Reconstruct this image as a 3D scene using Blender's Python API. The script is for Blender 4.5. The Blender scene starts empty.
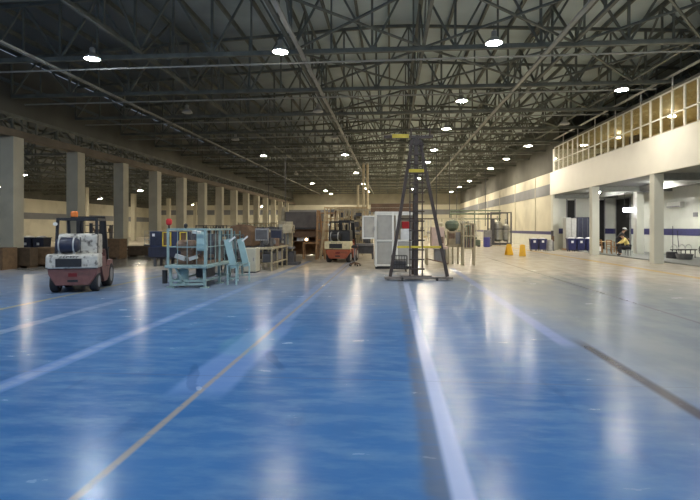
import bpy, bmesh, math, random
from mathutils import Vector, Matrix, Euler
R = random.Random(7)
PI = math.pi
col = bpy.context.scene.collection
scene = bpy.context.scene

# ------------------------------------------------------------------ materials
def mat(name, c, rough=0.6, metal=0.0, var=0.18, scale=6.0, bump=0.0, dirt=None, dirt_amt=0.0, dscale=3.0, spec=0.5):
    m = bpy.data.materials.new(name); m.use_nodes = True
    nt = m.node_tree; b = nt.nodes['Principled BSDF']
    b.inputs['Roughness'].default_value = rough
    b.inputs['Metallic'].default_value = metal
    b.inputs['Specular IOR Level'].default_value = spec
    tc = nt.nodes.new('ShaderNodeTexCoord')
    nz = nt.nodes.new('ShaderNodeTexNoise'); nz.inputs['Scale'].default_value = scale; nz.inputs['Detail'].default_value = 5
    nt.links.new(tc.outputs['Object'], nz.inputs['Vector'])
    rp = nt.nodes.new('ShaderNodeValToRGB')
    rp.color_ramp.elements[0].position = .3; rp.color_ramp.elements[1].position = .7
    rp.color_ramp.elements[0].color = (*[max(0, x * (1 - var)) for x in c], 1)
    rp.color_ramp.elements[1].color = (*[min(1, x * (1 + var)) for x in c], 1)
    nt.links.new(nz.outputs['Fac'], rp.inputs['Fac'])
    out = rp.outputs['Color']
    if dirt:
        n2 = nt.nodes.new('ShaderNodeTexNoise'); n2.inputs['Scale'].default_value = dscale; n2.inputs['Detail'].default_value = 8
        nt.links.new(tc.outputs['Object'], n2.inputs['Vector'])
        r2 = nt.nodes.new('ShaderNodeValToRGB'); r2.color_ramp.elements[0].position = .52; r2.color_ramp.elements[1].position = .68
        r2.color_ramp.elements[1].color = (dirt_amt,) * 3 + (1,)
        nt.links.new(n2.outputs['Fac'], r2.inputs['Fac'])
        mx = nt.nodes.new('ShaderNodeMix'); mx.data_type = 'RGBA'
        nt.links.new(r2.outputs['Color'], mx.inputs[0]); nt.links.new(out, mx.inputs[6])
        mx.inputs[7].default_value = (*dirt, 1); out = mx.outputs[2]
    nt.links.new(out, b.inputs['Base Color'])
    if bump:
        bp = nt.nodes.new('ShaderNodeBump'); bp.inputs['Strength'].default_value = bump; bp.inputs['Distance'].default_value = .02
        nt.links.new(nz.outputs['Fac'], bp.inputs['Height']); nt.links.new(bp.outputs['Normal'], b.inputs['Normal'])
    return m

def emit(name, c, s):
    m = bpy.data.materials.new(name); m.use_nodes = True
    nt = m.node_tree; b = nt.nodes['Principled BSDF']
    b.inputs['Base Color'].default_value = (.8, .8, .8, 1)
    b.inputs['Emission Color'].default_value = (*c, 1); b.inputs['Emission Strength'].default_value = s
    return m

def glass(name, tint, refl=0.12):
    m = bpy.data.materials.new(name); m.use_nodes = True
    nt = m.node_tree; nt.nodes.remove(nt.nodes['Principled BSDF'])
    o = nt.nodes['Material Output']
    t = nt.nodes.new('ShaderNodeBsdfTransparent'); t.inputs['Color'].default_value = (*tint, 1)
    g = nt.nodes.new('ShaderNodeBsdfGlossy'); g.inputs['Roughness'].default_value = .03
    f = nt.nodes.new('ShaderNodeLayerWeight'); f.inputs['Blend'].default_value = refl
    mx = nt.nodes.new('ShaderNodeMixShader')
    nt.links.new(f.outputs['Facing'], mx.inputs[0]); nt.links.new(t.outputs[0], mx.inputs[1]); nt.links.new(g.outputs[0], mx.inputs[2])
    nt.links.new(mx.outputs[0], o.inputs['Surface'])
    return m

def wire_mesh(name, c, open_amt):
    m = bpy.data.materials.new(name); m.use_nodes = True
    nt = m.node_tree; b = nt.nodes['Principled BSDF']; o = nt.nodes['Material Output']
    b.inputs['Base Color'].default_value = (*c, 1); b.inputs['Roughness'].default_value = .5
    t = nt.nodes.new('ShaderNodeBsdfTransparent')
    tc = nt.nodes.new('ShaderNodeTexCoord')
    nz = nt.nodes.new('ShaderNodeTexNoise'); nz.inputs['Scale'].default_value = 4
    nt.links.new(tc.outputs['Object'], nz.inputs['Vector'])
    mr = nt.nodes.new('ShaderNodeMapRange'); mr.inputs[3].default_value = open_amt * .7; mr.inputs[4].default_value = min(1, open_amt * 1.3)
    nt.links.new(nz.outputs['Fac'], mr.inputs[0])
    mx = nt.nodes.new('ShaderNodeMixShader')
    nt.links.new(mr.outputs[0], mx.inputs[0]); nt.links.new(b.outputs[0], mx.inputs[1]); nt.links.new(t.outputs[0], mx.inputs[2])
    nt.links.new(mx.outputs[0], o.inputs['Surface'])
    return m

def floor_material():
    m = bpy.data.materials.new('painted_concrete_floor'); m.use_nodes = True
    nt = m.node_tree; b = nt.nodes['Principled BSDF']; L = nt.links
    tc = nt.nodes.new('ShaderNodeTexCoord')
    sx = nt.nodes.new('ShaderNodeSeparateXYZ'); L.new(tc.outputs['Object'], sx.inputs[0])
    def noise(scale, detail=4, stretch=(1, 1, 1), rough=.55):
        mp = nt.nodes.new('ShaderNodeMapping'); mp.inputs['Scale'].default_value = stretch
        L.new(tc.outputs['Object'], mp.inputs['Vector'])
        n = nt.nodes.new('ShaderNodeTexNoise'); n.inputs['Scale'].default_value = scale
        n.inputs['Detail'].default_value = detail; n.inputs['Roughness'].default_value = rough
        L.new(mp.outputs[0], n.inputs['Vector']); return n.outputs['Fac']
    def M(op, a, c=None, clamp=False):
        n = nt.nodes.new('ShaderNodeMath'); n.operation = op; n.use_clamp = clamp
        for i, v in enumerate((a, c)):
            if v is None: continue
            if isinstance(v, (int, float)): n.inputs[i].default_value = v
            else: L.new(v, n.inputs[i])
        return n.outputs[0]
    def smooth(v, a, c):
        n = nt.nodes.new('ShaderNodeMapRange'); n.interpolation_type = 'SMOOTHSTEP'
        L.new(v, n.inputs[0]); n.inputs[1].default_value = a; n.inputs[2].default_value = c
        n.inputs[3].default_value = 0; n.inputs[4].default_value = 1; return n.outputs[0]
    def mix(f, a, c):
        n = nt.nodes.new('ShaderNodeMix'); n.data_type = 'RGBA'
        if isinstance(f, float): n.inputs[0].default_value = f
        else: L.new(f, n.inputs[0])
        for i, v in ((6, a), (7, c)):
            if isinstance(v, tuple): n.inputs[i].default_value = (*v, 1)
            else: L.new(v, n.inputs[i])
        return n.outputs[2]
    X, Y = sx.outputs[0], sx.outputs[1]
    big = noise(.35, 5); mid = noise(1.2, 6, (1.6, .7, 1)); scuff = noise(1.9, 7, (.8, 2.2, 1), .62); fine = noise(9, 4)
    def wob(v, n, k): return M('ADD', v, M('MULTIPLY', M('SUBTRACT', n, .5), k))
    Xw, Yw = wob(X, big, 2.0), wob(Y, mid, 5.0)
    blue = mix(smooth(big, .3, .7), BLUE_A, BLUE_B)
    blue = mix(M('MULTIPLY', smooth(scuff, .38, .72), .55), blue, BLUE_C)
    blue = mix(M('MULTIPLY', smooth(mid, .58, .72), .35), blue, BLUE_D)
    grey = mix(smooth(mid, .35, .65), (.175, .20, .225), (.23, .245, .255))
    beige = mix(smooth(mid, .35, .65), (.50, .45, .37), (.60, .545, .45))
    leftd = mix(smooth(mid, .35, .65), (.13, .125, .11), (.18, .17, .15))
    blue = mix(M('MULTIPLY', smooth(Yw, 8.0, 15.5), .78), blue, (.235, .285, .37))  # pale haze of far-wall reflections painted over the mid-distance blue
    c = mix(smooth(Xw, 1.5, 3.9), blue, grey)
    c = mix(smooth(Xw, 5.5, 11.0), c, beige)
    c = mix(smooth(Yw, 15.0, 22.0), c, beige)
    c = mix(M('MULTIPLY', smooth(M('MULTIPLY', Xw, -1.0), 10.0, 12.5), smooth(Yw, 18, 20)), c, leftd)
    c = mix(smooth(M('MULTIPLY', Xw, -1.0), 20.5, 22.0), c, beige)
    def band(x0, w, soft, y0, y1, amt, colr, n=None, thr=None, wobk=0.0, nn=None):
        nonlocal c
        xx = wob(X, nn if nn is not None else mid, wobk) if wobk else X
        d = M('ABSOLUTE', M('SUBTRACT', xx, x0))
        f = M('SUBTRACT', 1.0, smooth(d, w / 2 - soft, w / 2 + soft))
        f = M('MULTIPLY', f, smooth(Y, y0, y0 + .6)); f = M('MULTIPLY', f, M('SUBTRACT', 1.0, smooth(Y, y1 - 1, y1)))
        if n is not None: f = M('MULTIPLY', f, smooth(n, *thr))
        c = mix(M('MULTIPLY', f, amt), c, colr)
    pale = (.15, .25, .50); tape = (.36, .42, .62)
    band(-8.15, .16, .02, 3, 40, .8, (.32, .30, .20), fine, (.25, .5))
    band(-6.35, .26, .04, 2, 30, .6, (.26, .33, .46), scuff, (.2, .6))
    band(-4.15, .25, .04, 1, 26, .55, pale, None, None, .12)
    band(-4.15, .14, .03, 1, 26, .4, (.28, .35, .48), scuff, (.3, .6))
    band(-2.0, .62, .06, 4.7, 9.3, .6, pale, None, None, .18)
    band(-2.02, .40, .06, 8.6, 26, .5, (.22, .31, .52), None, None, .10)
    band(-1.98, .065, .02, 1, 24, .75, (.30, .26, .20), fine, (.2, .5))
    band(.30, .16, .05, 1, 20, .5, (.075, .07, .075), scuff, (.25, .6), .1)
    band(.46, .15, .03, 1, 16, .75, tape, scuff, (.05, .3))
    band(2.80, .15, .04, 1, 8.2, .85, (.035, .035, .05), fine, (.2, .4))
    band(2.55, .22, .05, 7.2, 22, .6, (.24, .30, .56), scuff, (.1, .5))
    band(5.5, .07, .02, 1, 30, .7, (.12, .12, .13))
    band(10.4, .34, .05, 12, 60, .85, (.62, .40, .13), fine, (.15, .5))
    def spot(x0, y0, rx, ry, ang, amt, colr):
        nonlocal c
        ca, sa = math.cos(ang), math.sin(ang)
        dx, dy = M('SUBTRACT', wob(X, mid, .25), x0), M('SUBTRACT', wob(Y, scuff, .25), y0)
        u = M('DIVIDE', M('ADD', M('MULTIPLY', dx, ca), M('MULTIPLY', dy, sa)), rx)
        v = M('DIVIDE', M('SUBTRACT', M('MULTIPLY', dy, ca), M('MULTIPLY', dx, sa)), ry)
        f = M('SUBTRACT', 1.0, smooth(M('ADD', M('MULTIPLY', u, u), M('MULTIPLY', v, v)), .6, 1.2))
        c = mix(M('MULTIPLY', f, amt), c, colr)
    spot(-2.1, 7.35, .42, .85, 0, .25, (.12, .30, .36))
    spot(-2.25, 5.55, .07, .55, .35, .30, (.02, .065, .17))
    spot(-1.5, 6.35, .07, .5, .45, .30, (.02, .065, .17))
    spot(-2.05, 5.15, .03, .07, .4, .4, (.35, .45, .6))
    for ys in (5.6, 11.2, 17.0, 23.0):          # sawn joints across the slab
        d = M('ABSOLUTE', M('SUBTRACT', Y, ys))
        c = mix(M('MULTIPLY', M('SUBTRACT', 1.0, smooth(d, .006, .02)), .25), c, (.08, .09, .11))
    L.new(c, b.inputs['Base Color'])
    rr = nt.nodes.new('ShaderNodeMapRange'); L.new(scuff, rr.inputs[0])
    rr.inputs[1].default_value = .3; rr.inputs[2].default_value = .7; rr.inputs[3].default_value = .17; rr.inputs[4].default_value = .28
    L.new(rr.outputs[0], b.inputs['Roughness'])
    b.inputs['Specular IOR Level'].default_value = .11
    bp = nt.nodes.new('ShaderNodeBump'); bp.inputs['Strength'].default_value = .06; bp.inputs['Distance'].default_value = .01
    L.new(noise(7, 3, (.5, 2.6, 1)), bp.inputs['Height']); L.new(bp.outputs[0], b.inputs['Normal'])
    return m

BLUE_A = (.036, .115, .28); BLUE_B = (.048, .145, .33); BLUE_C = (.115, .215, .36); BLUE_D = (.026, .08, .20)
WARM = (1.0, .90, .74)
LAMP = 300.0
MT = {
 'wall': mat('cream_wall_paint', (.62, .59, .47), .55, var=.06, scale=.6, dirt=(.42, .40, .32), dirt_amt=.5, dscale=.5),
 'tile': mat('white_wall_tile', (.70, .72, .66), .25, var=.05, scale=1.5),
 'band': mat('grey_wall_band', (.20, .21, .23), .6, var=.08, scale=1),
 'navy_band': mat('navy_wall_stripe', (.05, .05, .16), .5, var=.1),
 'clad': mat('dark_upper_cladding', (.11, .11, .095), .8, var=.2, scale=.5),
 'clad_l': mat('lit_upper_cladding', (.26, .24, .18), .8, var=.2, scale=.5),  # paler cladding copy, lamplight on the far trusses put into its colour
 'roof': mat('grey_roof_sheet', (.46, .53, .52), .7, var=.10, scale=.5),
 'roof_d': mat('shaded_roof_sheet', (.16, .18, .20), .7, var=.15, scale=.5),  # darker roof copy with the left side's dimness put in
 'steel': mat('dark_green_grey_steel', (.13, .14, .12), .6, var=.25, scale=2),
 'pipe': mat('light_grey_pipe', (.30, .31, .29), .5, var=.15, scale=2),
 'rust_beam': mat('brown_primer_beam', (.16, .13, .095), .7, var=.2, scale=1),
 'colm': mat('cream_column_paint', (.50, .47, .365), .6, var=.07, scale=1.2, dirt=(.35, .32, .25), dirt_amt=.5, dscale=.8),
 'colw': mat('pale_grey_column_paint', (.62, .63, .56), .45, var=.05, scale=1),
 'para': mat('white_parapet_panel', (.88, .86, .77), .3, var=.03, scale=1),
 'white': mat('white_painted_metal', (.74, .74, .70), .4, var=.06),
 'soffit': mat('grey_soffit', (.22, .23, .22), .7, var=.1),
 'dark': mat('dark_opening', (.018, .018, .018), .8, var=.2),
 'tan': mat('tan_panel', (.62, .50, .27), .6, var=.1),
 'black': mat('black_metal', (.02, .02, .022), .5, var=.3),
 'rubber': mat('black_rubber', (.025, .025, .027), .8, var=.3),
 'maroon': mat('worn_maroon_paint', (.185, .08, .07), .5, var=.2, dirt=(.10, .06, .05), dirt_amt=.7, dscale=5),
 'orange_red': mat('worn_orange_red_paint', (.33, .085, .04), .5, var=.2, dirt=(.12, .05, .03), dirt_amt=.6, dscale=5),
 'fl_white': mat('scuffed_white_paint', (.50, .475, .42), .5, var=.2, dirt=(.06, .05, .045), dirt_amt=1.0, dscale=7),
 'fl_cream': mat('scuffed_cream_paint', (.66, .58, .36), .5, var=.1, dirt=(.25, .2, .12), dirt_amt=.7, dscale=6),
 'navy': mat('dark_navy_paint', (.022, .026, .05), .45, var=.25),
 'navy_bin': mat('navy_plastic', (.022, .026, .105), .4, var=.15),
 'blue': mat('blue_enamel', (.035, .045, .095), .4, var=.2),
 'teal': mat('pale_teal_enamel', (.28, .39, .38), .45, var=.12, dirt=(.10, .16, .17), dirt_amt=.6, dscale=6),
 'teal_l': mat('light_cyan_enamel', (.36, .52, .53), .4, var=.08),
 'teal_d': mat('dull_teal_metal', (.10, .17, .18), .5, var=.25),
 'yellow': mat('safety_yellow_paint', (.66, .50, .05), .45, var=.12),
 'sign_y': mat('yellow_plastic_sign', (.85, .48, .02), .4, var=.05),
 'orange': mat('orange_plastic', (.75, .20, .04), .4, var=.05),
 'red': mat('red_plastic', (.55, .03, .03), .35, var=.08),
 'tail': mat('dark_red_lens', (.16, .015, .015), .3, var=.05),
 'brown': mat('brown_board', (.13, .075, .04), .7, var=.25, scale=4),
 'crate': mat('brown_crate_wood', (.15, .09, .045), .75, var=.25, scale=5),
 'crate_d': mat('dark_brown_crate_wood', (.085, .055, .03), .75, var=.25, scale=5),
 'wood': mat('orange_brown_timber', (.36, .20, .09), .65, var=.25, scale=5),
 'wood_l': mat('light_timber', (.50, .38, .22), .65, var=.2, scale=5),
 'booth': mat('grey_brown_sheet', (.115, .10, .09), .6, var=.25, scale=2),
 'tan_metal': mat('tan_machine_paint', (.43, .37, .25), .5, var=.2, scale=4),
 'beige': mat('beige_cabinet_paint', (.52, .50, .40), .45, var=.06),
 'pink': mat('pinkish_beige_paint', (.58, .44, .38), .45, var=.08),
 'grey': mat('mid_grey_metal', (.24, .24, .25), .45, var=.15),
 'grey_l': mat('light_grey_metal', (.45, .45, .43), .4, var=.12),
 'dgrey': mat('dark_grey_machine', (.085, .085, .095), .5, var=.25, scale=5),
 'green': mat('dull_green_machine', (.13, .17, .12), .5, var=.2, scale=4),
 'stainless': mat('stainless_steel', (.42, .42, .39), .28, metal=.8, var=.12),
 'copper': mat('brown_iron_parts', (.19, .12, .08), .5, var=.35, scale=8),
 'ladder': mat('dark_brown_steel', (.065, .048, .040), .5, var=.25),
 'base_wood': mat('grey_worn_plank', (.20, .17, .15), .7, var=.25),
 'bag': mat('white_plastic_bag', (.80, .80, .80), .45, var=.06),
 'skin': mat('skin', (.42, .25, .16), .55, var=.05),
 'hair': mat('black_hair', (.015, .013, .012), .6, var=.2),
 'jacket': mat('dark_jacket_cloth', (.03, .03, .035), .85, var=.2),
 'trouser': mat('dark_trouser_cloth', (.025, .026, .035), .85, var=.2),
 'yshirt': mat('yellow_shirt_cloth', (.66, .55, .20), .85, var=.08),
 'blue_drum': mat('blue_drum_plastic', (.07, .07, .30), .4, var=.1),
 'unlit': mat('unlit_lens', (.45, .46, .45), .3, var=.05),
 'shell': mat('lamp_reflector_metal', (.40, .40, .38), .35, metal=.5, var=.1),
 'lens': emit('lit_lamp_lens', WARM, LAMP),
 'lens_cool': emit('lit_lamp_lens_cool', (.86, .94, 1.0), LAMP*1.25),
 'lens_far': emit('lit_lamp_lens_warm', (1, .88, .68), LAMP*2),
 'tube': emit('lit_tube', (.80, .78, 1.0), 14),
 'tube_w': emit('lit_soffit_lamp', (1, .97, .88), 900),
 'gal_w': emit('lit_gallery_lamp', (1, .86, .58), 520),
 'ember': emit('glowing_work_lamp', (1, .62, .28), 14),
 'glass': glass('window_glass', (.90, .90, .84)),
 'mesh_p': wire_mesh('fine_wire_mesh', (.52, .52, .50), .42),
 'mesh_d': wire_mesh('dark_wire_mesh', (.05, .05, .055), .35),
}
def roof_material():  # dim light over the hall's left side painted into the sheet colour
    m = mat('dimmed_roof_sheet', (.50, .59, .60), .7, var=.10, scale=.5)
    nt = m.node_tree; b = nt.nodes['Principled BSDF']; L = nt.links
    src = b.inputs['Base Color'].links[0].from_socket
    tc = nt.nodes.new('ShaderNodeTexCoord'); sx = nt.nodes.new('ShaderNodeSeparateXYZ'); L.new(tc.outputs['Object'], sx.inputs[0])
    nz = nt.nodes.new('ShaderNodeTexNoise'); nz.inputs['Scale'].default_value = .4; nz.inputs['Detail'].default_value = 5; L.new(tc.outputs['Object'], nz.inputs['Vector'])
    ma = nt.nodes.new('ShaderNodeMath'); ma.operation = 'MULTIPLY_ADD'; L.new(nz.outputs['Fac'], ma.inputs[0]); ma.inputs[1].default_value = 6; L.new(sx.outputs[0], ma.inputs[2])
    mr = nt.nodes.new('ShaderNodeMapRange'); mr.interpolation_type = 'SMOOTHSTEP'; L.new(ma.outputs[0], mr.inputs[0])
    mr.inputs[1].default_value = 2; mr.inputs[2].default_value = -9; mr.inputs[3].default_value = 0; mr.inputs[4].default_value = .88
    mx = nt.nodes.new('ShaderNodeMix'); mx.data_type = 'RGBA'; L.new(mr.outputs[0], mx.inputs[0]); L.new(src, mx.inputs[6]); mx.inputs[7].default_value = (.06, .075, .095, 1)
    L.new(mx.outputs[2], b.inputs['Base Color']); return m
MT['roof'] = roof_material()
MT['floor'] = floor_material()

# ------------------------------------------------------------------ mesh helpers
class MB:
    def __init__(s): s.bm = bmesh.new()
    def box(s, x0, x1, y0, y1, z0, z1, taper=None):
        v = [s.bm.verts.new(p) for p in ((x0,y0,z0),(x1,y0,z0),(x1,y1,z0),(x0,y1,z0),(x0,y0,z1),(x1,y0,z1),(x1,y1,z1),(x0,y1,z1))]
        if taper:
            cx, cy = (x0+x1)/2, (y0+y1)/2
            for q in v[:4]: q.co.x = cx+(q.co.x-cx)*taper[0]; q.co.y = cy+(q.co.y-cy)*taper[1]
        for f in ((3,2,1,0),(4,5,6,7),(0,1,5,4),(1,2,6,5),(2,3,7,6),(3,0,4,7)): s.bm.faces.new([v[i] for i in f])
        return s
    def cbox(s, c, sz, rot=(0,0,0)):
        M = Matrix.Translation(c) @ Euler(rot).to_matrix().to_4x4()
        h = [q/2 for q in sz]
        v = [s.bm.verts.new(M @ Vector(p)) for p in ((-h[0],-h[1],-h[2]),(h[0],-h[1],-h[2]),(h[0],h[1],-h[2]),(-h[0],h[1],-h[2]),(-h[0],-h[1],h[2]),(h[0],-h[1],h[2]),(h[0],h[1],h[2]),(-h[0],h[1],h[2]))]
        for f in ((3,2,1,0),(4,5,6,7),(0,1,5,4),(1,2,6,5),(2,3,7,6),(3,0,4,7)): s.bm.faces.new([v[i] for i in f])
        return s
    def _frame(s, p, q):
        p, q = Vector(p), Vector(q); d = (q-p).normalized()
        u = d.cross(Vector((0,0,1)) if abs(d.z) < .95 else Vector((0,1,0))).normalized(); w = u.cross(d)
        return p, q, u, w
    def bar(s, p, q, a, b=None):
        b = b or a; p, q, u, w = s._frame(p, q)
        v = [s.bm.verts.new(o + u*(i*a/2) + w*(j*b/2)) for o in (p, q) for i, j in ((-1,-1),(1,-1),(1,1),(-1,1))]
        for f in ((3,2,1,0),(4,5,6,7),(0,1,5,4),(1,2,6,5),(2,3,7,6),(3,0,4,7)): s.bm.faces.new([v[i] for i in f])
        return s
    def tube(s, p, q, r, n=10, r2=None):
        r2 = r if r2 is None else r2; p, q, u, w = s._frame(p, q)
        A = [s.bm.verts.new(p + (u*math.cos(t)+w*math.sin(t))*r) for t in (2*PI*i/n for i in range(n))]
        B = [s.bm.verts.new(q + (u*math.cos(t)+w*math.sin(t))*r2) for t in (2*PI*i/n for i in range(n))]
        for i in range(n): s.bm.faces.new((A[i], A[(i+1)%n], B[(i+1)%n], B[i]))
        s.bm.faces.new(A[::-1]); s.bm.faces.new(B)
        return s
    def path(s, pts, r, n=8):
        for a, b in zip(pts, pts[1:]): s.tube(a, b, r, n)
        return s
    def lathe(s, prof, c=(0,0,0), axis='z', n=20):
        rings = []
        for r, z in prof:
            ring = []
            for i in range(n):
                t = 2*PI*i/n; a, b = r*math.cos(t), r*math.sin(t)
                p = {'z': (a,b,z), 'x': (z,a,b), 'y': (a,z,b)}[axis]
                ring.append(s.bm.verts.new(Vector(c)+Vector(p)))
            rings.append(ring)
        for A, B in zip(rings, rings[1:]):
            for i in range(n): s.bm.faces.new((A[i], A[(i+1)%n], B[(i+1)%n], B[i]))
        s.bm.faces.new(rings[0][::-1]); s.bm.faces.new(rings[-1])
        return s
    def prism(s, poly, x0, x1, axis='x'):
        def P(a, b, t): return {'x': (t,a,b), 'y': (a,t,b), 'z': (a,b,t)}[axis]
        A = [s.bm.verts.new(P(a,b,x0)) for a, b in poly]; B = [s.bm.verts.new(P(a,b,x1)) for a, b in poly]
        n = len(poly)
        for i in range(n): s.bm.faces.new((A[i], A[(i+1)%n], B[(i+1)%n], B[i]))
        s.bm.faces.new(A[::-1]); s.bm.faces.new(B)
        return s
    def ball(s, c, r, sc=(1,1,1), seg=14):
        bmesh.ops.create_uvsphere(s.bm, u_segments=seg, v_segments=max(6, seg//2), radius=r, matrix=Matrix.Translation(c) @ Matrix.Diagonal((*sc,1)))
        return s
    def build(s, name, m, parent=None, bevel=0, smooth=False):
        bmesh.ops.recalc_face_normals(s.bm, faces=s.bm.faces)
        me = bpy.data.meshes.new(name); s.bm.to_mesh(me); s.bm.free()
        me.materials.append(MT[m] if isinstance(m, str) else m)
        if smooth:
            for p in me.polygons: p.use_smooth = True
        o = bpy.data.objects.new(name, me); col.objects.link(o)
        if parent: o.parent = parent
        if bevel:
            b = o.modifiers.new('bevel', 'BEVEL'); b.width = bevel; b.segments = 2; b.limit_method = 'ANGLE'
        return o

def tag(o, label, cat, group=None, kind=None):
    o['label'] = label; o['category'] = cat
    if group: o['group'] = group
    if kind: o['kind'] = kind
    return o
def thing(name, label, cat, loc=(0,0,0), rz=0, group=None):
    o = bpy.data.objects.new(name, None); col.objects.link(o)
    o.empty_display_size = .2; o.location = loc; o.rotation_euler = (0,0,rz)
    return tag(o, label, cat, group)
def struct(name, mb, m, **k):
    o = mb.build(name, m, **k); o['kind'] = 'structure'; return o
def dup(root, loc, label, rz=None, group=None, mats=None, scale=None):
    def cp(o, parent):
        c = o.copy(); col.objects.link(c)
        if parent is not None: c.parent = parent
        for ch in o.children: cp(ch, c)
        return c
    r = cp(root, None); r.location = loc
    if rz is not None: r.rotation_euler = (0,0,rz)
    if scale: r.scale = scale
    r['label'] = label
    if group: r['group'] = group
    return r
def swap(o, a, b):            # give a part other paint
    for ch in [o] + list(o.children_recursive):
        if ch.type == 'MESH' and ch.data.materials and ch.data.materials[0].name == MT[a].name:
            ch.data = ch.data.copy(); ch.data.materials[0] = MT[b]

ORD = ['nearest', 'second', 'third', 'fourth', 'fifth', 'sixth', 'seventh', 'eighth', 'ninth', 'tenth', 'eleventh', 'twelfth']

# ------------------------------------------------------------------ building shell
XL, XR, YF = -19.0, 13.2, 97.0          # left column line, right wall, far wall
XA = -48.0                               # wall of the left aisle hall
Y0 = -3.0                                # rear end left open so sky light fills the foreground
def roofz(x): return 11.3 - abs(x) * (.055 if x < 0 else .05)

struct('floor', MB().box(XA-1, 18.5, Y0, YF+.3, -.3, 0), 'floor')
r = MB()
for xa, xb in ((XL, 0), (0, 18.2)):
    za, zb = roofz(xa)+.18, roofz(xb)+.18
    r.prism([(xa, za), (xb, zb), (xb, zb+.12), (xa, za+.12)], Y0, YF+.3, 'y')
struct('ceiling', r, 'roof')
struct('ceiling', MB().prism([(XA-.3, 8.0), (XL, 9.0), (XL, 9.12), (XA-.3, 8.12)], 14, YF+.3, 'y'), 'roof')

# far wall
struct('wall_back', MB().box(XA-.3, 18.5, YF, YF+.3, 0, 6.2), 'wall')
struct('trim_1', MB().box(XA, XR, YF-.04, YF, 4.3, 5.25), 'band')
struct('wall_back_upper', MB().box(XA-.3, 18.5, YF, YF+.3, 6.2, 11.8), 'clad_l')
# right wall beyond the mezzanine
struct('wall_right', MB().box(XR, XR+.3, 41.3, YF, 0, 6.3), 'wall')
struct('wall_right_return', MB().box(XR, XR+.3, 40.6, 41.3, 4.33, 6.3), 'wall')
struct('trim_2', MB().box(XR-.04, XR, 41.3, YF-.05, 4.45, 5.35), 'band')
struct('trim_3', MB().box(XR-.05, XR, 41.3, YF-.05, .0, 1.15), 'tile')
struct('trim_4', MB().box(XR-.06, XR-.051, 41.3, YF-.05, 1.15, 1.42), 'navy_band')
for i, y in enumerate((47, 54.5, 62, 69.5, 77)):
    struct('trim_%d' % (10+i), MB().box(XR-.06, XR, y-.06, y+.06, 1.4, 6.3), 'colm')
struct('wall_right_upper', MB().box(XR, XR+.3, 40.6, YF, 6.3, 11.2), 'clad')
# left aisle hall
struct('wall_left', MB().box(XA-.3, XA, 30, YF, 0, 5.6), 'wall')
struct('trim_5', MB().box(XA, XA+.04, 30, YF, 2.9, 3.75), 'band')
struct('wall_left_upper', MB().box(XA-.3, XA, 30, YF, 5.6, 8.2), 'clad')
# cladding over the left column line
struct('wall_left_clerestory', MB().box(XL-.35, XL-.2, 13.5, YF, 7.45, 10.5), 'clad')
struct('beam_left', MB().box(XL-.3, XL+.3, 13.5, YF, 6.25, 6.62), 'rust_beam')
cols_y = [23.68 + 5.1*i for i in range(15)]
for y in [18.58] + cols_y[:14]:
    struct('column', MB().box(XL-.36, XL+.36, y-.36, y+.36, 0, 6.25), 'colm', bevel=.02)
for y in (18.58 + 5.1*2*i + 2.55 for i in range(8)):      # second column line of the aisle hall
    struct('column', MB().box(-33.3, -32.8, y-.25, y+.25, 0, 6.1), 'colm')

# lattice girder on the column heads
g = MB(); g.box(XL-.08, XL+.08, 13.5, YF-.2, 7.3, 7.45)
y = 13.5; k = 0
while y < YF-2:
    g.bar((XL, y, 6.62), (XL, y, 7.3), .09)
    g.bar((XL, y, 6.62 if k % 2 else 7.3), (XL, y+1.7, 7.3 if k % 2 else 6.62), .07)
    y += 1.7; k += 1
struct('beam_girder_left', g, 'steel')

# roof trusses
def truss(y, xa, xb, zb, top, step, m, chord=.16):
    t = MB()
    t.box(xa, xb, y-.09, y+.09, zb-chord/2, zb+chord/2)
    n = int(round((xb-xa)/step)); xs = [xa+(xb-xa)*i/n for i in range(n+1)]
    for i in range(n):
        t.bar((xs[i], y, top(xs[i])), (xs[i+1], y, top(xs[i+1])), .13)
        if i % 2 == 0: t.bar((xs[i], y, zb), (xs[i+1], y, top(xs[i+1])), .075)
        else: t.bar((xs[i], y, top(xs[i])), (xs[i+1], y, zb), .075)
    for i, x in enumerate(xs): t.bar((x, y, zb), (x, y, top(x)), .065 if i % 2 else .085)
    return struct('roof_truss', t, m)
truss_y = [13.48 + 5.1*i for i in range(17)]
for y in truss_y:
    truss(y, XL, 17.6 if y < 40 else XR, 8.3, lambda x: roofz(x)-.05, 1.55, 'steel')
for y in truss_y[2:]:
    truss(y+1.2, XA, XL-.4, 6.35, lambda x: 7.85+(x-XA)*.034, 1.8, 'steel', .12)
# light pipes slung beneath the bottom chords
for y in truss_y[1:14]:
    struct('trim_pipe', MB().tube((XL+.3, y+.5, 8.02), (12.2, y+.5, 8.12), .035, 6), 'pipe')
# purlins
x = XL+.7
while x < 17.5:
    z = roofz(x)+.08
    struct('roof_purlin', MB().box(x-.05, x+.05, Y0, YF, z-.1, z+.1), 'steel'); x += 1.4
x = XA+2
while x < XL-1:
    z = 8.0+(x-XA)*.0345-.08
    struct('roof_purlin', MB().box(x-.05, x+.05, 14, YF, z-.08, z+.08), 'steel'); x += 2.6
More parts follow.
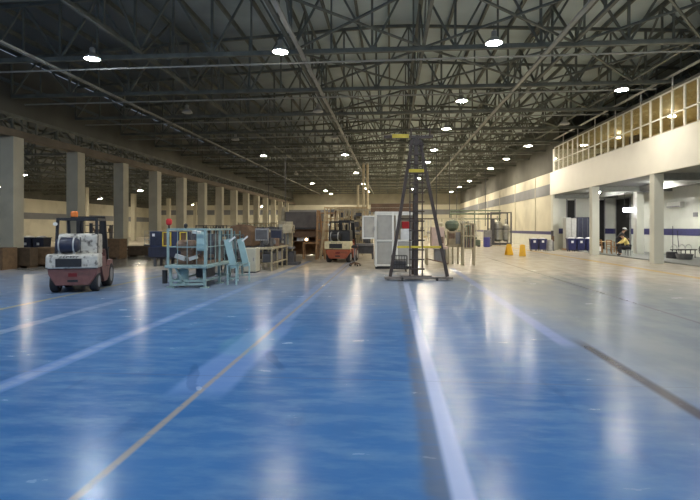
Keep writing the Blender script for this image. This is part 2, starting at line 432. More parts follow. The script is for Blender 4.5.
# sway girders running down the hall and crossed bracing
for gx, w in ((-9.6, .07), (-3.65, .07), (1.2, .06), (6.6, .08), (10.9, .07)):
    g = MB(); zt = roofz(gx)-.15
    g.bar((gx, 13.5, 8.42), (gx, YF-1, 8.42), .12); g.bar((gx, 13.5, zt), (gx, YF-1, zt), .1)
    for y in truss_y[:-1]:
        for h in range(2):
            ya, yb = y+2.55*h, y+2.55*(h+1)
            if h == 0: g.bar((gx, ya, 8.42), (gx, yb, zt), w)
            else: g.bar((gx, ya, zt), (gx, yb, 8.42), w)
        g.bar((gx, y+2.55, 8.42), (gx, y+2.55, zt), w)
    struct('beam_girder', g, 'steel')
for y in truss_y[:14]:
    b = MB()
    for xa, xb in ((-3.65, 1.2), (1.2, 6.6), (6.6, 10.9)):
        b.bar((xa, y, 8.36), (xb, y+5.1, 8.36), .07); b.bar((xb, y, 8.36), (xa, y+5.1, 8.36), .07)
    struct('trim_bracing', b, 'steel')
for px_ in (-13.5, -3.3, 5.7):
    struct('trim_conduit', MB().box(px_-.07, px_+.07, 13.5, YF-2, 8.12, 8.2), 'pipe')

# ------------------------------------------------------------------ mezzanine on the right
MX, MY0, MY1 = 12.5, 17.0, 40.6
struct('wall_parapet', MB().box(MX, MX+.14, MY0, MY1, 4.3, 6.04), 'para')
struct('wall_parapet_end', MB().box(MX+.14, 17.5, MY1-.14, MY1, 4.3, 6.04), 'para')
struct('slab_mezzanine', MB().box(MX+.14, 17.5, MY0, MY1-.14, 4.32, 4.6), 'soffit')
for y in (25.2, 32.7, 40.1):
    struct('beam_soffit', MB().box(MX+.15, 17.4, y-.15, y+.15, 4.0, 4.32), 'soffit')
struct('beam_soffit_edge', MB().box(15.45, 15.75, MY0, MY1-.2, 3.95, 4.32), 'soffit')
for y in (25.2, 32.6, 40.2):
    struct('column', MB().box(MX+.02, MX+.47, y-.22, y+.22, 0, 4.3), 'colw', bevel=.015)
for y in (25.4, 33.1):
    struct('column', MB().box(15.43, 15.88, y-.22, y+.22, 0, 4.0), 'colw', bevel=.015)
# lower rooms' wall and its stripe, openings' shade painted as flat dark panels
WX = 17.5
struct('wall_right_lower', MB().box(WX, WX+.3, MY0, 41.3, 0, 4.32), 'tile')
struct('wall_end_lower', MB().box(XR+.0, WX, 41.0, 41.3, 0, 4.32), 'tile')
struct('trim_6', MB().box(WX-.02, WX, MY0, 41.0, 1.25, 1.66), 'navy_band')
struct('trim_7', MB().box(XR+.1, WX-.02, 40.98, 41.0, 1.25, 1.66), 'navy_band')
def doorway_x(i, y0, y1, z1):
    d = MB().box(WX-.05, WX-.01, y0, y1, 0, z1)
    o = struct('door_%d' % i, d, 'dark')
    f = MB(); f.box(WX-.08, WX-.0, y0-.1, y0, 0, z1+.1); f.box(WX-.08, WX, y1, y1+.1, 0, z1+.1); f.box(WX-.08, WX, y0, y1, z1, z1+.1)
    f.build('door_frame', 'grey', o)
doorway_x(1, 27.6, 29.2, 3.9)
doorway_x(2, 38.2, 40.4, 3.9)
def doorway_y(i, x0, x1, z1):
    o = struct('door_%d' % i, MB().box(x0, x1, 40.95, 40.99, 0, z1), 'dark')
    f = MB(); f.box(x0-.08, x0, 40.93, 41, 0, z1+.1); f.box(x1, x1+.08, 40.93, 41, 0, z1+.1); f.build('door_frame', 'grey', o)
doorway_y(3, 16.25, 16.75, 3.9)
doorway_y(4, 13.95, 14.5, 3.9)
struct('wall_right_upper', MB().box(17.7, 18.0, Y0, 41.3, 8.15, 11.5), 'clad')
struct('wall_end_upper', MB().box(XR+.3, 17.7, 41.0, 41.3, 4.6, 11.5), 'clad')
struct('wall_right_near', MB().box(17.6, 17.9, Y0, MY0, 0, 8.15), 'tile')
struct('floor_step', MB().box(13.4, WX, MY0, 41.0, 0, .06), 'soffit')

# glazed gallery above the parapet
for y0 in (MY0,):
    struct('wall_gallery_back', MB().box(17.5, 17.7, MY0, MY1, 4.6, 8.6), 'tan')
    struct('wall_gallery_end', MB().box(MX+.2, 17.5, MY1-.2, MY1-.06, 6.04, 7.9), 'para')
    struct('ceiling_gallery', MB().box(MX+.3, 17.5, MY0, MY1, 7.93, 8.03), 'tan')
    struct('trim_gallery', MB().box(MX+.05, MX+.29, MY0, MY1, 7.93, 8.05), 'clad')
ys = [MY0 + .11 + .95*i for i in range(25) if MY0+.11+.95*i < MY1]
ys = [23.5 + .95*i for i in range(-6, 18)]
for i in range(len(ys)-1):
    w = struct('window_%d' % (i+1), MB().box(MX+.065, MX+.075, ys[i]+.03, ys[i+1]-.03, 6.07, 7.87), 'glass')
    f = MB()
    for yy in (ys[i], ys[i+1]-.045): f.box(MX+.03, MX+.11, yy, yy+.045, 6.04, 7.9)
    for zz in (6.04, 6.78, 7.85): f.box(MX+.03, MX+.11, ys[i], ys[i+1], zz, zz+.055)
    f.build('window_frame', 'white', w)
rail = thing('safety_rail', 'grey tubular rail on tall posts above the glazed gallery', 'railing', (MX+.07, 17.8, 6.04))
rail_mb = MB().tube((0, 0, 2.5), (0, MY1-18.0, 2.5), .06, 8); rail_mb.build('rail', 'white', rail)
for j in range(8):
    yy = 23.5+2.85*(j-2)-17.8
    MB().tube((0, yy, 1.86), (0, yy, 2.5), .035, 8).build('post', 'white', rail)
# boards and crates stored in the gallery, seen through the panes
for j, (yy, h, m, lb) in enumerate(((22.0, 1.7, 'wood', 'tall orange-brown board at the near end of the gallery, behind glass'),
                                    (25.9, 1.5, 'wood_l', 'light timber board leaning behind the gallery glass'),
                                    (30.5, 1.9, 'brown', 'dark brown board standing upright inside the gallery'),
                                    (35.5, 1.6, 'brown', 'brown board at the far end inside the gallery'))):
    b = MB().cbox((0, 0, .6+h/2), (.05, 1.1, h), (0, 0, .1)); b.box(-.3, .3, -.5, .5, 0, .6)
    o = b.build('storage_board', m); o.location = (14.2, yy, 4.6)
    tag(o, lb, 'board', 'boards kept in the gallery')

# ------------------------------------------------------------------ lamps
def make_lamp(lit=True):
    t = thing('high_bay_lamp', 'x', 'lamp')
    MB().tube((0,0,.42), (0,0,.75), .018, 6).build('rod', 'steel', t)
    MB().lathe([(.07,.20),(.10,.22),(.10,.40),(.06,.43)], n=12).build('housing', 'shell', t, smooth=False)
    MB().lathe([(.29,0),(.30,.0),(.22,.13),(.10,.22),(.09,.215),(.20,.12),(.275,.005)], n=16).build('reflector', 'shell', t, smooth=True)
    lz = MB(); lz.lathe([(.02,-.045),(.15,-.035),(.27,.0),(.275,.012)], n=14); lz.build('lens', 'lens' if lit else 'unlit', t, smooth=True)
    return t
L_lit = make_lamp(True); L_off = make_lamp(False)
LENS_FAR = LENS_COOL = None
rows = [
 ('over the yellow signs', 10.5, [(2.6,1),(9.6,1),(16.6,1),(23.76,1),(31.3,0),(39.4,1),(46.7,1),(54.0,1),(61.3,0),(68.2,1),(78.0,1),(88.0,1)]),
 ('over the tall A-frame ladder', 3.5, [(2.6,1),(9.8,1),(17.4,1),(25.18,1),(32.2,1),(40.8,1),(48.4,1),(56.0,1),(64.0,1),(72.5,1),(81.3,1),(90,1)]),
 ('over the dark oven booth', -3.95, [(2.6,1),(9.8,1),(17.64,1),(26.9,0),(35.0,0),(42.9,1),(57.0,1),(71.4,1),(80.0,1),(87.3,1)]),
 ('over the white forklift', -11.1, [(2.6,1),(9.8,1),(17.8,1),(26.5,0),(35.0,0),(42.9,1),(58.0,0),(70.0,1),(84.3,1),(92,1)]),
]
first = {1: True, 0: True}
for nm, x, ls in rows:
    for j, (y, lit) in enumerate(ls):
        lb = '%s high-bay lamp, %s of the row %s' % ('lit' if lit else 'unlit', ORD[j-2], nm)
        if j < 2: lb = 'unseen added lamp over near floor, %s ahead of the row %s' % (['two', 'one'][j], nm)  # lamps added out of view to brighten the near floor
        src = L_lit if lit else L_off
        if first[lit]: src.location = (x, y, 8.0); src['label'] = lb; src['group'] = 'high-bay lamps under the roof trusses'; first[lit] = False
        else:
            d = dup(src, (x, y, 8.0), lb, group='high-bay lamps under the roof trusses')
            if lit and y < 14 or x == -11.1 and y < 20:
                for ch in d.children:
                    if ch.name.startswith('lens'):
                        if LENS_COOL is None:
                            LENS_COOL = ch.data.copy(); LENS_COOL.materials[0] = MT['lens_cool']
                        ch.data = LENS_COOL
            if lit and y > 45:
                for ch in d.children:
                    if ch.name.startswith('lens'):
                        if LENS_FAR is None:
                            LENS_FAR = ch.data.copy(); LENS_FAR.materials[0] = MT['lens_far']
                        ch.data = LENS_FAR
for j, (x, y) in enumerate(((-26.2, 75), (-24, 92), (-27, 52), (-36, 56), (-40, 66), (-28, 36), (-38, 46), (-34, 84), (-42, 86))):
    d = dup(L_lit, (x, y, 5.75), 'lit lamp in the left aisle hall beyond the columns, %s from its entrance' % ORD[[5,8,2,3,4,0,1,6,7][j]].replace('nearest', 'first'), group='lamps of the left aisle hall')
    for ch in d.children:
        if ch.name.startswith('lens'): ch.data = LENS_FAR
for j, (y, x) in enumerate(((29.6, 15.0), (36.2, 14.4))):
    t = thing('soffit_lamp', ['round lit lamp under the mezzanine soffit behind the nearest column', 'round lit lamp under the mezzanine soffit above the blue bins'][j], 'lamp', (x, y, 4.18), 0, 'lamps under the mezzanine')
    MB().tube((0,0,.02), (0,0,.14), .16, 14).build('housing', 'white', t)
    MB().lathe([(.02,-.03),(.12,-.02),(.15,.02)], n=14).build('lens', 'tube_w', t)
for j, y in enumerate((22.0, 28.5, 35.0)):
    t = thing('gallery_lamp', 'lit round lamp on the ceiling inside the glazed gallery, %s of three' % ORD[j], 'lamp', (15.2, y, 7.76), 0, 'lamps inside the gallery')
    MB().tube((0,0,.02), (0,0,.15), .2, 14).build('housing', 'white', t)
    MB().lathe([(.02,-.03),(.15,-.02),(.19,.02)], n=14).build('lens', 'gal_w', t)

# ------------------------------------------------------------------ forklifts
def wheel(t, x, y, r, w):
    s = 1 if x > 0 else -1
    o = MB().lathe([(r*.62,-w/2),(r*.92,-w/2),(r,-w/2+.03),(r,w/2-.03),(r*.92,w/2),(r*.62,w/2)], (x,y,r), 'x', 22).build('wheel', 'rubber', t, smooth=False)
    MB().lathe([(.05,-w/2-.01),(r*.6,-w/2+.0),(r*.6,w/2-.0),(.05,w/2+.01)], (x,y,r), 'x', 16).build('hub', 'grey', o)
def make_forklift(name, label, loc, rz, low, up, beacon=True, hood=None, tank='navy'):
    t = thing(name, label, 'forklift', loc, rz)
    # lower counterweight, tapering towards the ground
    MB().prism([(-.62,.66),(.62,.66),(.60,.50),(.42,.20),(-.42,.20),(-.60,.50)], .06, .62, 'y').build('counterweight', low, t, bevel=.03)
    up_o = MB().prism([(0,.66),(.02,1.0),(.10,1.05),(.58,1.05),(.58,.66)], -.655, .655, 'x').build('rear_cover', up, t, bevel=.04)
    MB().box(-.40, .24, -.012, .05, .71, .93).build('rear_slot', 'black', up_o)
    lt = MB(); xx = -.30
    for wd in (.06, .05, .07, .05, .06, .05):
        lt.box(xx, xx+.012, .008, .03, .945, .995); lt.box(xx, xx+wd, .008, .03, .98, .995); xx += wd+.025
    lt.build('lettering', 'black', up_o)
    MB().box(-.10, .12, .05, .07, .44, .54).build('tail_lamp', 'tail', t)
    MB().box(-.12, .14, .045, .07, .30, .36).build('tow_pin_slot', 'black', t)
    hd = MB().prism([(.42,1.02),(.44,1.52),(.52,1.60),(1.12,1.58),(1.15,1.02)], -.46, .54, 'x').build('engine_hood', hood or up, t, bevel=.03)
    MB().box(.10, .12, .415, .43, 1.08, 1.5).build('seam', 'black', hd)
    tk = MB().lathe([(.06,-.30),(.15,-.28),(.205,-.21),(.205,.21),(.15,.28),(.06,.30)], (-.16,.24,1.29), 'x', 20).build('gas_tank', tank, t, smooth=True)
    br = MB()
    for bx in (-.34, .02): br.lathe([(.212,-.018),(.222,-.018),(.222,.018),(.212,.018)], (bx,.24,1.29), 'x', 20); br.box(bx-.03,bx+.03,.14,.34,1.04,1.1)
    br.build('tank_bracket', 'grey_l', tk)
    MB().box(-.55,.55,.55,1.95,.24,.62).build('chassis', low, t, bevel=.02)
    for sx in (-1, 1):
        MB().prism([(.50,.62),(.50,.95),(.95,.95),(1.15,.62),(1.60,.62),(1.66,.80),(2.02,.80),(2.10,.60),(2.05,.34),(1.5,.34),(1.25,.22),(.85,.22),(.62,.5)], sx*.60-.05, sx*.60+.05, 'x').build('side_panel', low, t, bevel=.015)
    st = MB().box(-.27,.27,.95,1.42,.86,1.02).cbox((0,.98,1.22),(.5,.12,.5),(-.15,0,0)).build('seat', 'black', t, bevel=.03)
    MB().box(-.5,.5,1.45,1.98,.60,.66).build('floor_plate', 'black', t)
    MB().prism([(1.78,.6),(1.78,1.08),(1.98,1.12),(1.98,.6)], -.5, .5, 'x').build('dashboard', low, t, bevel=.02)
    sw = MB().tube((-.1,1.80,1.05),(-.1,1.60,1.25),.025)
    for k in range(14):
        a, b = 2*PI*k/14, 2*PI*(k+1)/14
        f = lambda q: (-.1+.17*math.cos(q), 1.60+.10*math.sin(q), 1.26+.13*math.sin(q))
        sw.tube(f(a), f(b), .014, 6)
    sw.build('steering_wheel', 'black', t)
    og = MB()
    for sx in (-1, 1):
        og.bar((sx*.52,.50,1.02),(sx*.50,.58,2.0),.07); og.bar((sx*.52,1.92,.7),(sx*.50,1.62,2.0),.07)
        og.bar((sx*.50,.55,2.0),(sx*.50,1.65,2.0),.07)
    og.bar((-.5,.56,2.0),(.5,.56,2.0),.07); og.bar((-.5,1.64,2.0),(.5,1.64,2.0),.07)
    for k in range(7): og.bar((-.38+.127*k,.56,2.01),(-.38+.127*k,1.64,2.01),.03)
    og.build('overhead_guard', 'black', t)
    ms = MB()
    for sx in (-1, 1):
        ms.box(sx*.36-.05, sx*.36+.05, 2.12, 2.24, .08, 2.10); ms.box(sx*.27-.035, sx*.27+.035, 2.16, 2.26, .12, 2.06)
    for z in (.35, 1.35, 2.02): ms.box(-.4,.4,2.13,2.23,z,z+.09)
    ms.tube((0,2.16,.2),(0,2.16,1.9),.05,10)
    mo = ms.build('mast', 'black', t)
    cr = MB(); cr.box(-.5,.5,2.27,2.33,.18,.28); cr.box(-.5,.5,2.27,2.33,.52,.62)
    for k in range(6): cr.box(-.48+.185*k,-.44+.185*k,2.27,2.31,.62,1.15)
    cr.box(-.5,.5,2.27,2.31,1.12,1.16); cr.build('carriage', 'black', mo)
    for sx in (-1, 1):
        MB().prism([(2.33,.70),(2.39,.70),(2.39,.11),(3.40,.09),(3.40,.065),(2.33,.055)], sx*.28-.055, sx*.28+.055, 'x').build('fork', 'dgrey', mo)
    for sx in (-1, 1):
        wheel(t, sx*.50, .42, .27, .20); wheel(t, sx*.54, 1.80, .35, .24)
    hl = MB().lathe([(.02,-.03),(.05,-.025),(.05,.05),(.03,.07)], (-.53,.44,1.86), 'y', 14).build('work_light', 'white', t)
    if beacon:
        bc = MB().tube((-.16,.9,2.03),(-.16,.9,2.07),.10,14).build('beacon_base', 'black', t)
        MB().lathe([(.09,2.07),(.10,2.10),(.10,2.19),(.07,2.23)], (-.16,.9,0), 'z', 16).build('beacon', 'orange', bc)
    return t
make_forklift('forklift', 'scuffed white and maroon forklift with navy gas tank and orange beacon', (-8.27, 12.36, 0), .34, 'maroon', 'fl_white').scale = (.95, .95, .97)
make_forklift('forklift', 'cream and orange-red forklift parked beside the dark oven booth', (-2.61, 24.2, 0), -.12, 'orange_red', 'fl_cream', beacon=False, hood='black', tank='black')

# ------------------------------------------------------------------ A-frame ladder tower
t = thing('ladder_tower', 'tall dark A-frame ladder tower with yellow bars on a wheeled plank base', 'ladder', (.81, 16.4, 0), .08)
for xa, xb in ((-.84, -.12), (1.02, .10)):
    MB().bar((xa,0,.12),(xb,0,4.6),.10,.09).build('leg', 'ladder', t)
MB().bar((0,.9,.12),(0,.06,4.5),.09).build('leg', 'ladder', t)
MB().box(-.062,.062,-.06,.06,.12,4.62).build('centre_post', 'ladder', t)
ld = MB()
for xx in (-.21, .19): ld.box(xx-.018, xx+.018, -.13, -.08, .14, 4.5)
lo = ld.build('ladder_rail', 'ladder', t)
z = .35
while z < 4.4:
    MB().box(-.24, .26, -.125, -.085, z, z+.045).build('rung', 'ladder', t); z += .31
for z in (2.0, 3.0, 3.9):
    f = (z-.12)/4.48; MB().bar((-.84+.72*f,.05,z),(1.02-.92*f,.05,z),.04).build('cross_brace', 'ladder', t)
MB().box(-.62,.80,-.10,-.05,1.05,1.12).build('yellow_bar', 'yellow', t)['label'] = 'long yellow bar low across the ladder legs'
MB().box(-.24,.24,-.16,-.07,3.50,3.60).build('yellow_bar', 'yellow', t)['label'] = 'short yellow bar near the ladder top'
tp = MB().box(-1.05,.55,-.06,.06,4.62,4.70)
tp.tube((.45,0,4.7),(.45,0,4.95),.03); tp.tube((-.16,0,4.7),(-.16,0,4.95),.03); tp.tube((-.16,0,4.92),(.45,0,4.92),.02)
tp.build('top_bar', 'ladder', t)
MB().box(-.78,-.24,-.10,-.06,4.62,4.74).build('yellow_bar', 'yellow', t)['label'] = 'yellow plate on the top bar'
bs = MB().box(-1.02,1.18,-.14,.12,.04,.11); bs.box(-.3,.3,.1,1.0,.04,.10); bs.box(-.5,.5,-.10,.05,.11,.16)
bs.build('base_plank', 'base_wood', t)
for xx, yy in ((-.46,-.17),(.66,-.17),(-.9,.15),(1.05,.15)):
    MB().lathe([(.02,-.03),(.055,-.03),(.055,.03),(.02,.03)], (xx,yy,.056), 'x', 14).build('caster', 'rubber', t)

# ------------------------------------------------------------------ teal caged machine
t = thing('caged_machine', 'pale teal machine in an open cage frame with red beacon', 'machine', (-6.32, 13.75, 0), .0)
W, D, T = 1.10, 2.3, 1.66
fr = MB()
for xx, yy, a in ((0,0,.055),(W,0,.075),(0,D,.055),(W,D,.055),(W,D*.5,.05)): fr.box(xx-a/2, xx+a/2, yy-a/2, yy+a/2, .62, T)
for yy in (0, D): fr.bar((0,yy,T),(W,yy,T),.06); fr.bar((0,yy,1.16),(W,yy,1.16),.025)
for xx in (0, W): fr.bar((xx,0,T),(xx,D,T),.06); fr.bar((xx,0,1.16),(xx,D,1.16),.025)
for xx in (.28,.56,.84): fr.bar((xx,0,.66),(xx,0,T),.014)
for yy in (.4,.8,1.2,1.6,2.0): fr.bar((W,yy,.66),(W,yy,T),.014)
fr.build('cage_frame', 'teal', t)
MB().box(-.08,W+.06,-.06,D+.06,.56,.64).build('table_top', 'teal', t, bevel=.01)
for xx, yy in ((.04,.05),(W-.06,.05),(.04,D-.05),(W-.06,D-.05),(W-.06,D*.55)):
    lg = MB().bar((xx,yy,.56),(xx+(.04 if xx<.5 else .02),yy,.0),.07); lg.box(xx-.09,xx+.13,yy-.07,yy+.07,0,.03); lg.build('leg', 'teal', t)
sh = MB(); sh.bar((0,.05,.2),(W,.05,.2),.05); sh.bar((0,D-.05,.2),(W,D-.05,.2),.05); sh.bar((W-.06,.05,.2),(W-.06,D,.2),.05); sh.bar((.06,.05,.2),(.06,D,.2),.05)
sh.bar((.05,.02,.08),(W,.02,.12),.06); sh.bar((.2,.05,.56),(.5,.05,.05),.05); sh.build('lower_rail', 'teal', t)
MB().lathe([(.12,0),(.16,.05),(.16,.42),(.13,.46)], (.26,.42,.05), 'z', 16).build('hydraulic_pot', 'teal_l', t)
MB().box(-.16,-.06,-.02,.10,.12,.5).build('pedal_box', 'black', t)
MB().box(.45,.80,.9,1.6,.2,.56).build('lower_drive', 'dgrey', t, bevel=.02)
mo = MB().lathe([(.06,-.32),(.15,-.28),(.17,-.2),(.17,.2),(.14,.28),(.05,.32)], (.36,.5,1.18), 'x', 18)
mo.box(.2,.55,.4,.65,.66,1.05); mo.build('motor', 'copper', t)
wk = MB()
for k in range(34):
    cx, cy, cz = R.uniform(.1,.95), R.uniform(.3,2.1), R.uniform(.7,1.4)
    if k % 2: wk.cbox((cx,cy,cz),(R.uniform(.08,.24),R.uniform(.08,.3),R.uniform(.06,.22)),(0,0,R.uniform(-.5,.5)))
    else: wk.tube((cx,cy,cz),(cx+R.uniform(-.15,.15),cy,cz+R.uniform(-.2,.2)),R.uniform(.02,.06),10)
wk.box(.1,.95,.35,1.9,.64,.74); wk.build('gear_heads', 'copper', t)
w2 = MB(); w2.box(.55,.98,1.0,1.9,.74,1.3); w2.box(.62,.9,1.1,1.7,1.3,1.52); w2.box(.08,.5,1.7,2.1,.64,1.45); w2.tube((.3,.9,.74),(.3,.9,1.58),.035); w2.tube((.12,1.5,.74),(.12,1.5,1.6),.03); w2.build('press_block', 'dgrey', t, bevel=.01)
w3 = MB(); w3.cbox((.30,.16,.86),(.30,.12,.12),(0,.3,0)); w3.cbox((.66,.2,.84),(.22,.14,.1),(0,-.3,0)); w3.build('fixture_jaws', 'grey_l', t)
MB().prism([(.16,1.04),(.10,1.25),(.12,1.5),(.22,1.60),(.40,1.60),(.42,1.04)], .78, 1.02, 'x').build('splash_hood', 'teal_l', t, bevel=.03)
MB().cbox((.76,.25,1.57),(.26,.2,.09),(0,.15,0)).build('hood_cap', 'white', t, bevel=.02)
bc = MB().tube((.02,.02,T+.03),(.02,.02,T+.12),.025).build('beacon_stem', 'black', t)
MB().lathe([(.05,T+.12),(.085,T+.16),(.085,T+.26),(.05,T+.31)], (.02,.02,0), 'z', 14).build('beacon', 'red', bc)
MB().lathe([(.02,T+.03),(.05,T+.06),(.05,T+.14),(.02,T+.17)], (.52,.0,0), 'z', 12).build('alarm_horn', 'black', t)
# discharge chute on its side
t = thing('chute_stand', 'light cyan sloping chute panels with white sheets beside the caged machine', 'chute', (-4.83, 14.75, 0), 0)
for k, (xx, yy) in enumerate(((0, 0), (.17, .75))):
    p = MB().cbox((xx,yy,.92),(.20,.04,.90),(0,-.24,0)); p.build('panel', 'teal_l', t)
    MB().cbox((xx+.06,yy-.04,1.36),(.24,.015,.05),(0,-.7,0)).build('sheet', 'bag', t)
for xx, yy in ((-.05,-.12),(.22,-.12),(-.05,.9),(.32,.9)): MB().bar((xx,yy,0),(xx,yy,.6),.04).build('leg', 'teal_l', t)
fr = MB()
for yy in (-.12,.9): fr.bar((-.05,yy,.58),(.3,yy,.58),.04); fr.bar((-.05,yy,.2),(.3,yy,.2),.03)
fr.bar((-.05,-.12,.58),(-.05,.9,.58),.04); fr.bar((.3,-.12,.58),(.3,.9,.58),.04)
fr.build('frame', 'teal', t)
# black cabling rack
t = thing('parts_rack', 'dark metal rack of hoses and valves between the chute and the beige cabinet', 'rack', (-5.62, 16.9, 0), 0)
for xx, yy in ((-.28,0),(.28,0),(-.28,.6),(.28,.6)): MB().bar((xx*1.15,yy,0),(xx*.8,yy,1.6),.045).build('post', 'teal_d', t)
for z in (.45,.95,1.45): MB().box(-.27,.27,-.02,.62,z,z+.03).build('shelf', 'teal_d', t)
for k in range(14):
    a = (R.uniform(-.25,.2),R.uniform(0,.5),R.choice((.48,.98))); q = MB()
    if k % 2: q.cbox((a[0],a[1],a[2]+.13),(R.uniform(.08,.2),.15,.26),(0,0,R.uniform(-1,1)))
    else: q.path([a,(a[0]+.12,a[1],a[2]+.3),(a[0]+.2,a[1]+.1,a[2]+.05)],.02,6)
    q.build('valve', R.choice(('black','dgrey','grey')), t)

# ------------------------------------------------------------------ blue machine behind
t = thing('blue_machine', 'dark blue machine with yellow-edged windows behind the teal cage', 'machine', (-10.6, 21.2, 0), -.04)
MB().prism([(0,.42),(-.02,.86),(.9,.86),(.88,.42),(.7,.34),(.2,.34)], -.05, 1.85, 'x').build('trough', 'navy', t, bevel=.02)
MB().box(0,1.8,.05,.85,.86,1.55).build('body', 'blue', t, bevel=.02)
for x0, x1, m in ((.62,.98,'brown'),(1.42,1.72,'brown')):
    w = MB().box(x0,x1,.03,.06,.92,1.5).build('window', m, t)
    f = MB()
    for xx in (x0,x1): f.box(xx-.025,xx+.025,.01,.06,.9,1.53)
    for z in (.9,1.49): f.box(x0,x1,.01,.06,z,z+.04)
    f.build('window_edge', 'yellow', w)
MB().box(.12,.24,.03,.06,1.33,1.45).build('notice', 'bag', t)
MB().box(.02,.58,.035,.05,.94,1.5).build('panel', 'navy', t)
for xx in (.2,.75,1.6):
    for yy in (.15,.7): MB().box(xx-.05,xx+.05,yy-.05,yy+.05,0,.4).build('foot', 'dgrey', t)

# ------------------------------------------------------------------ benches and cabinets at centre left
t = thing('beige_cabinet', 'pale beige steel cabinet at the near end of the long bench', 'cabinet', (-5.32, 18.5, 0), 0)
MB().box(-.24,.24,0,.6,.05,.94).build('body', 'beige', t, bevel=.015)
MB().box(-.21,.21,-.015,.0,.10,.90).build('door', 'beige', t, bevel=.005)
MB().box(.14,.17,-.035,-.01,.45,.58).build('handle', 'grey', t)
MB().box(-.22,.22,.03,.58,0,.05).build('plinth', 'dgrey', t)
t = thing('conveyor_bench', 'long tan work bench with roller top running back from the beige cabinet', 'bench', (-5.0, 19.3, 0), 0)
MB().box(-.35,.35,0,3.15,.86,.93).build('bench_top', 'tan_metal', t)
for yy in (.15,1.1,2.05,3.0):
    for xx in (-.3,.3): MB().bar((xx,yy,0),(xx,yy,.86),.06).build('leg', 'tan_metal', t)
s = MB(); s.bar((-.3,.1,.3),(-.3,3.05,.3),.05); s.bar((.3,.1,.3),(.3,3.05,.3),.05)
for k in range(5): s.bar((-.3,.3+.6*k,.3),(.3,.3+.6*k,.3),.04)
s.build('lower_rail', 'tan_metal', t)
for k in range(5): MB().cbox((R.uniform(-.1,.1),.5+.58*k,.505),(.42,.5,.34),(0,0,R.uniform(-.2,.2))).build('gearbox', R.choice(('dgrey','copper','grey')), t)
def control(name, label, x, y, z0, w, h, m, face):
    t = thing(name, label, 'control box', (x,y,z0), R.uniform(-.15,.15))
    MB().box(-w/2,w/2,0,.32,.25,.25+h).build('box', m, t, bevel=.02)
    MB().box(-w/2+.04,w/2-.04,-.012,.0,.32,.25+h-.06).build('screen', face, t)
    MB().tube((0,.16,.04),(0,.16,.26),.05).build('stem', 'dgrey', t)
    MB().box(-.14,.14,.02,.3,0,.04).build('foot', 'dgrey', t)
    b = MB()
    for k in range(4): b.tube((-w/2+.08+k*.09,-.03,.29),(-w/2+.08+k*.09,0,.29),.018,8)
    b.build('button', 'grey_l', t)
control('control_box', 'grey control box on the near end of the long bench', -5.15, 19.6, .93, .52, .50, 'grey', 'dgrey')
control('control_box', 'dark control box with bluish screen, second along the long bench', -4.95, 21.3, .93, .50, .46, 'dgrey', 'navy')
t = thing('covered_mound', 'brown domed cover over a machine behind the grey control box', 'machine', (-6.7, 21.6, 0), 0)
MB().prism([(-.6,.9),(-.58,1.55),(-.36,1.78),(0,1.87),(.36,1.78),(.58,1.55),(.6,.9)], 0, 1.4, 'y').build('dome_cover', 'brown', t, bevel=.04)
MB().box(-.55,.55,.05,1.35,.35,.9).build('body', 'dgrey', t)
for xx in (-.5,.5):
    for yy in (.1,1.3): MB().box(xx-.05,xx+.05,yy-.05,yy+.05,0,.35).build('leg', 'dgrey', t)
t = thing('column_press', 'tan upright column press standing left of the oven booth', 'machine', (-4.75, 22.9, 0), 0)
MB().box(-.4,.5,-.3,.5,0,.12).build('base', 'dgrey', t)
MB().box(-.14,.14,.1,.4,.12,2.0).build('column', 'tan_metal', t)
MB().box(-.22,.22,-.3,.4,1.45,1.85).build('head', 'tan_metal', t, bevel=.03)
MB().box(-.3,.3,-.35,.15,.75,.83).build('work_table', 'grey', t)
MB().tube((0,-.12,1.45),(0,-.12,.95),.05).build('spindle', 'stainless', t)
h = MB()
for k in range(3): a = 2*PI*k/3; h.tube((.22,-.1,1.6),(.30,-.1+.25*math.cos(a),1.6+.25*math.sin(a)),.015)
h.build('feed_handle', 'black', t)
MB().box(-.25,.3,-.2,.3,.12,.62).build('drive_box', 'dgrey', t)

# ------------------------------------------------------------------ oven booth
t = thing('oven_booth', 'large dark grey-brown oven booth with open lower half', 'booth', (-5.0, 28.0, 0), 0)
MB().box(-.98,.92,0,2.2,1.62,2.62).build('hood', 'booth', t, bevel=.02)
MB().box(-.95,.90,2.05,2.2,.1,1.62).build('back_panel', 'wood', t)
MB().box(-.86,.8,.25,.33,1.18,1.62).build('inner_panel', 'brown', t)
MB().box(-.98,-.86,.0,2.1,.1,1.62).build('side_panel', 'booth', t)
MB().box(.80,.92,.0,2.1,.1,1.62).build('side_panel', 'brown', t)
MB().box(-.9,.86,-.03,.0,1.66,1.72).build('lip', 'black', t)
MB().box(-.86,.8,.4,2.05,.9,.96).build('shelf', 'brown', t)
for xx in (-.92,.86):
    for yy in (.1,2.0): MB().box(xx-.06,xx+.06,yy-.06,yy+.06,0,.12).build('foot', 'black', t)
t = thing('booth_pillar', 'pale green-grey duct cabinet on the left side of the oven booth', 'cabinet', (-6.15, 28.0, 0), 0)
MB().box(-.25,.2,0,.6,0,2.1).build('body', 'tan_metal', t, bevel=.02)
MB().box(-.2,.15,-.02,0,.2,1.9).build('door', 'beige', t); MB().box(.08,.12,-.05,-.02,.9,1.1).build('handle', 'grey', t)
MB().tube((0,.3,2.1),(0,.3,2.9),.12).build('duct', 'tan_metal', t)
t = thing('work_table', 'small wooden table in front of the oven booth', 'table', (-4.35, 27.0, 0), 0)
MB().box(-.45,.4,-.2,.4,.84,.90).build('table_top', 'wood', t)
for xx in (-.4,.35):
    for yy in (-.15,.35): MB().box(xx-.03,xx+.03,yy-.03,yy+.03,0,.84).build('leg', 'wood', t)
t = thing('work_lamp', 'small glowing orange lamp on the wooden table by the oven booth', 'lamp', (-4.6, 27.0, .90), 0)
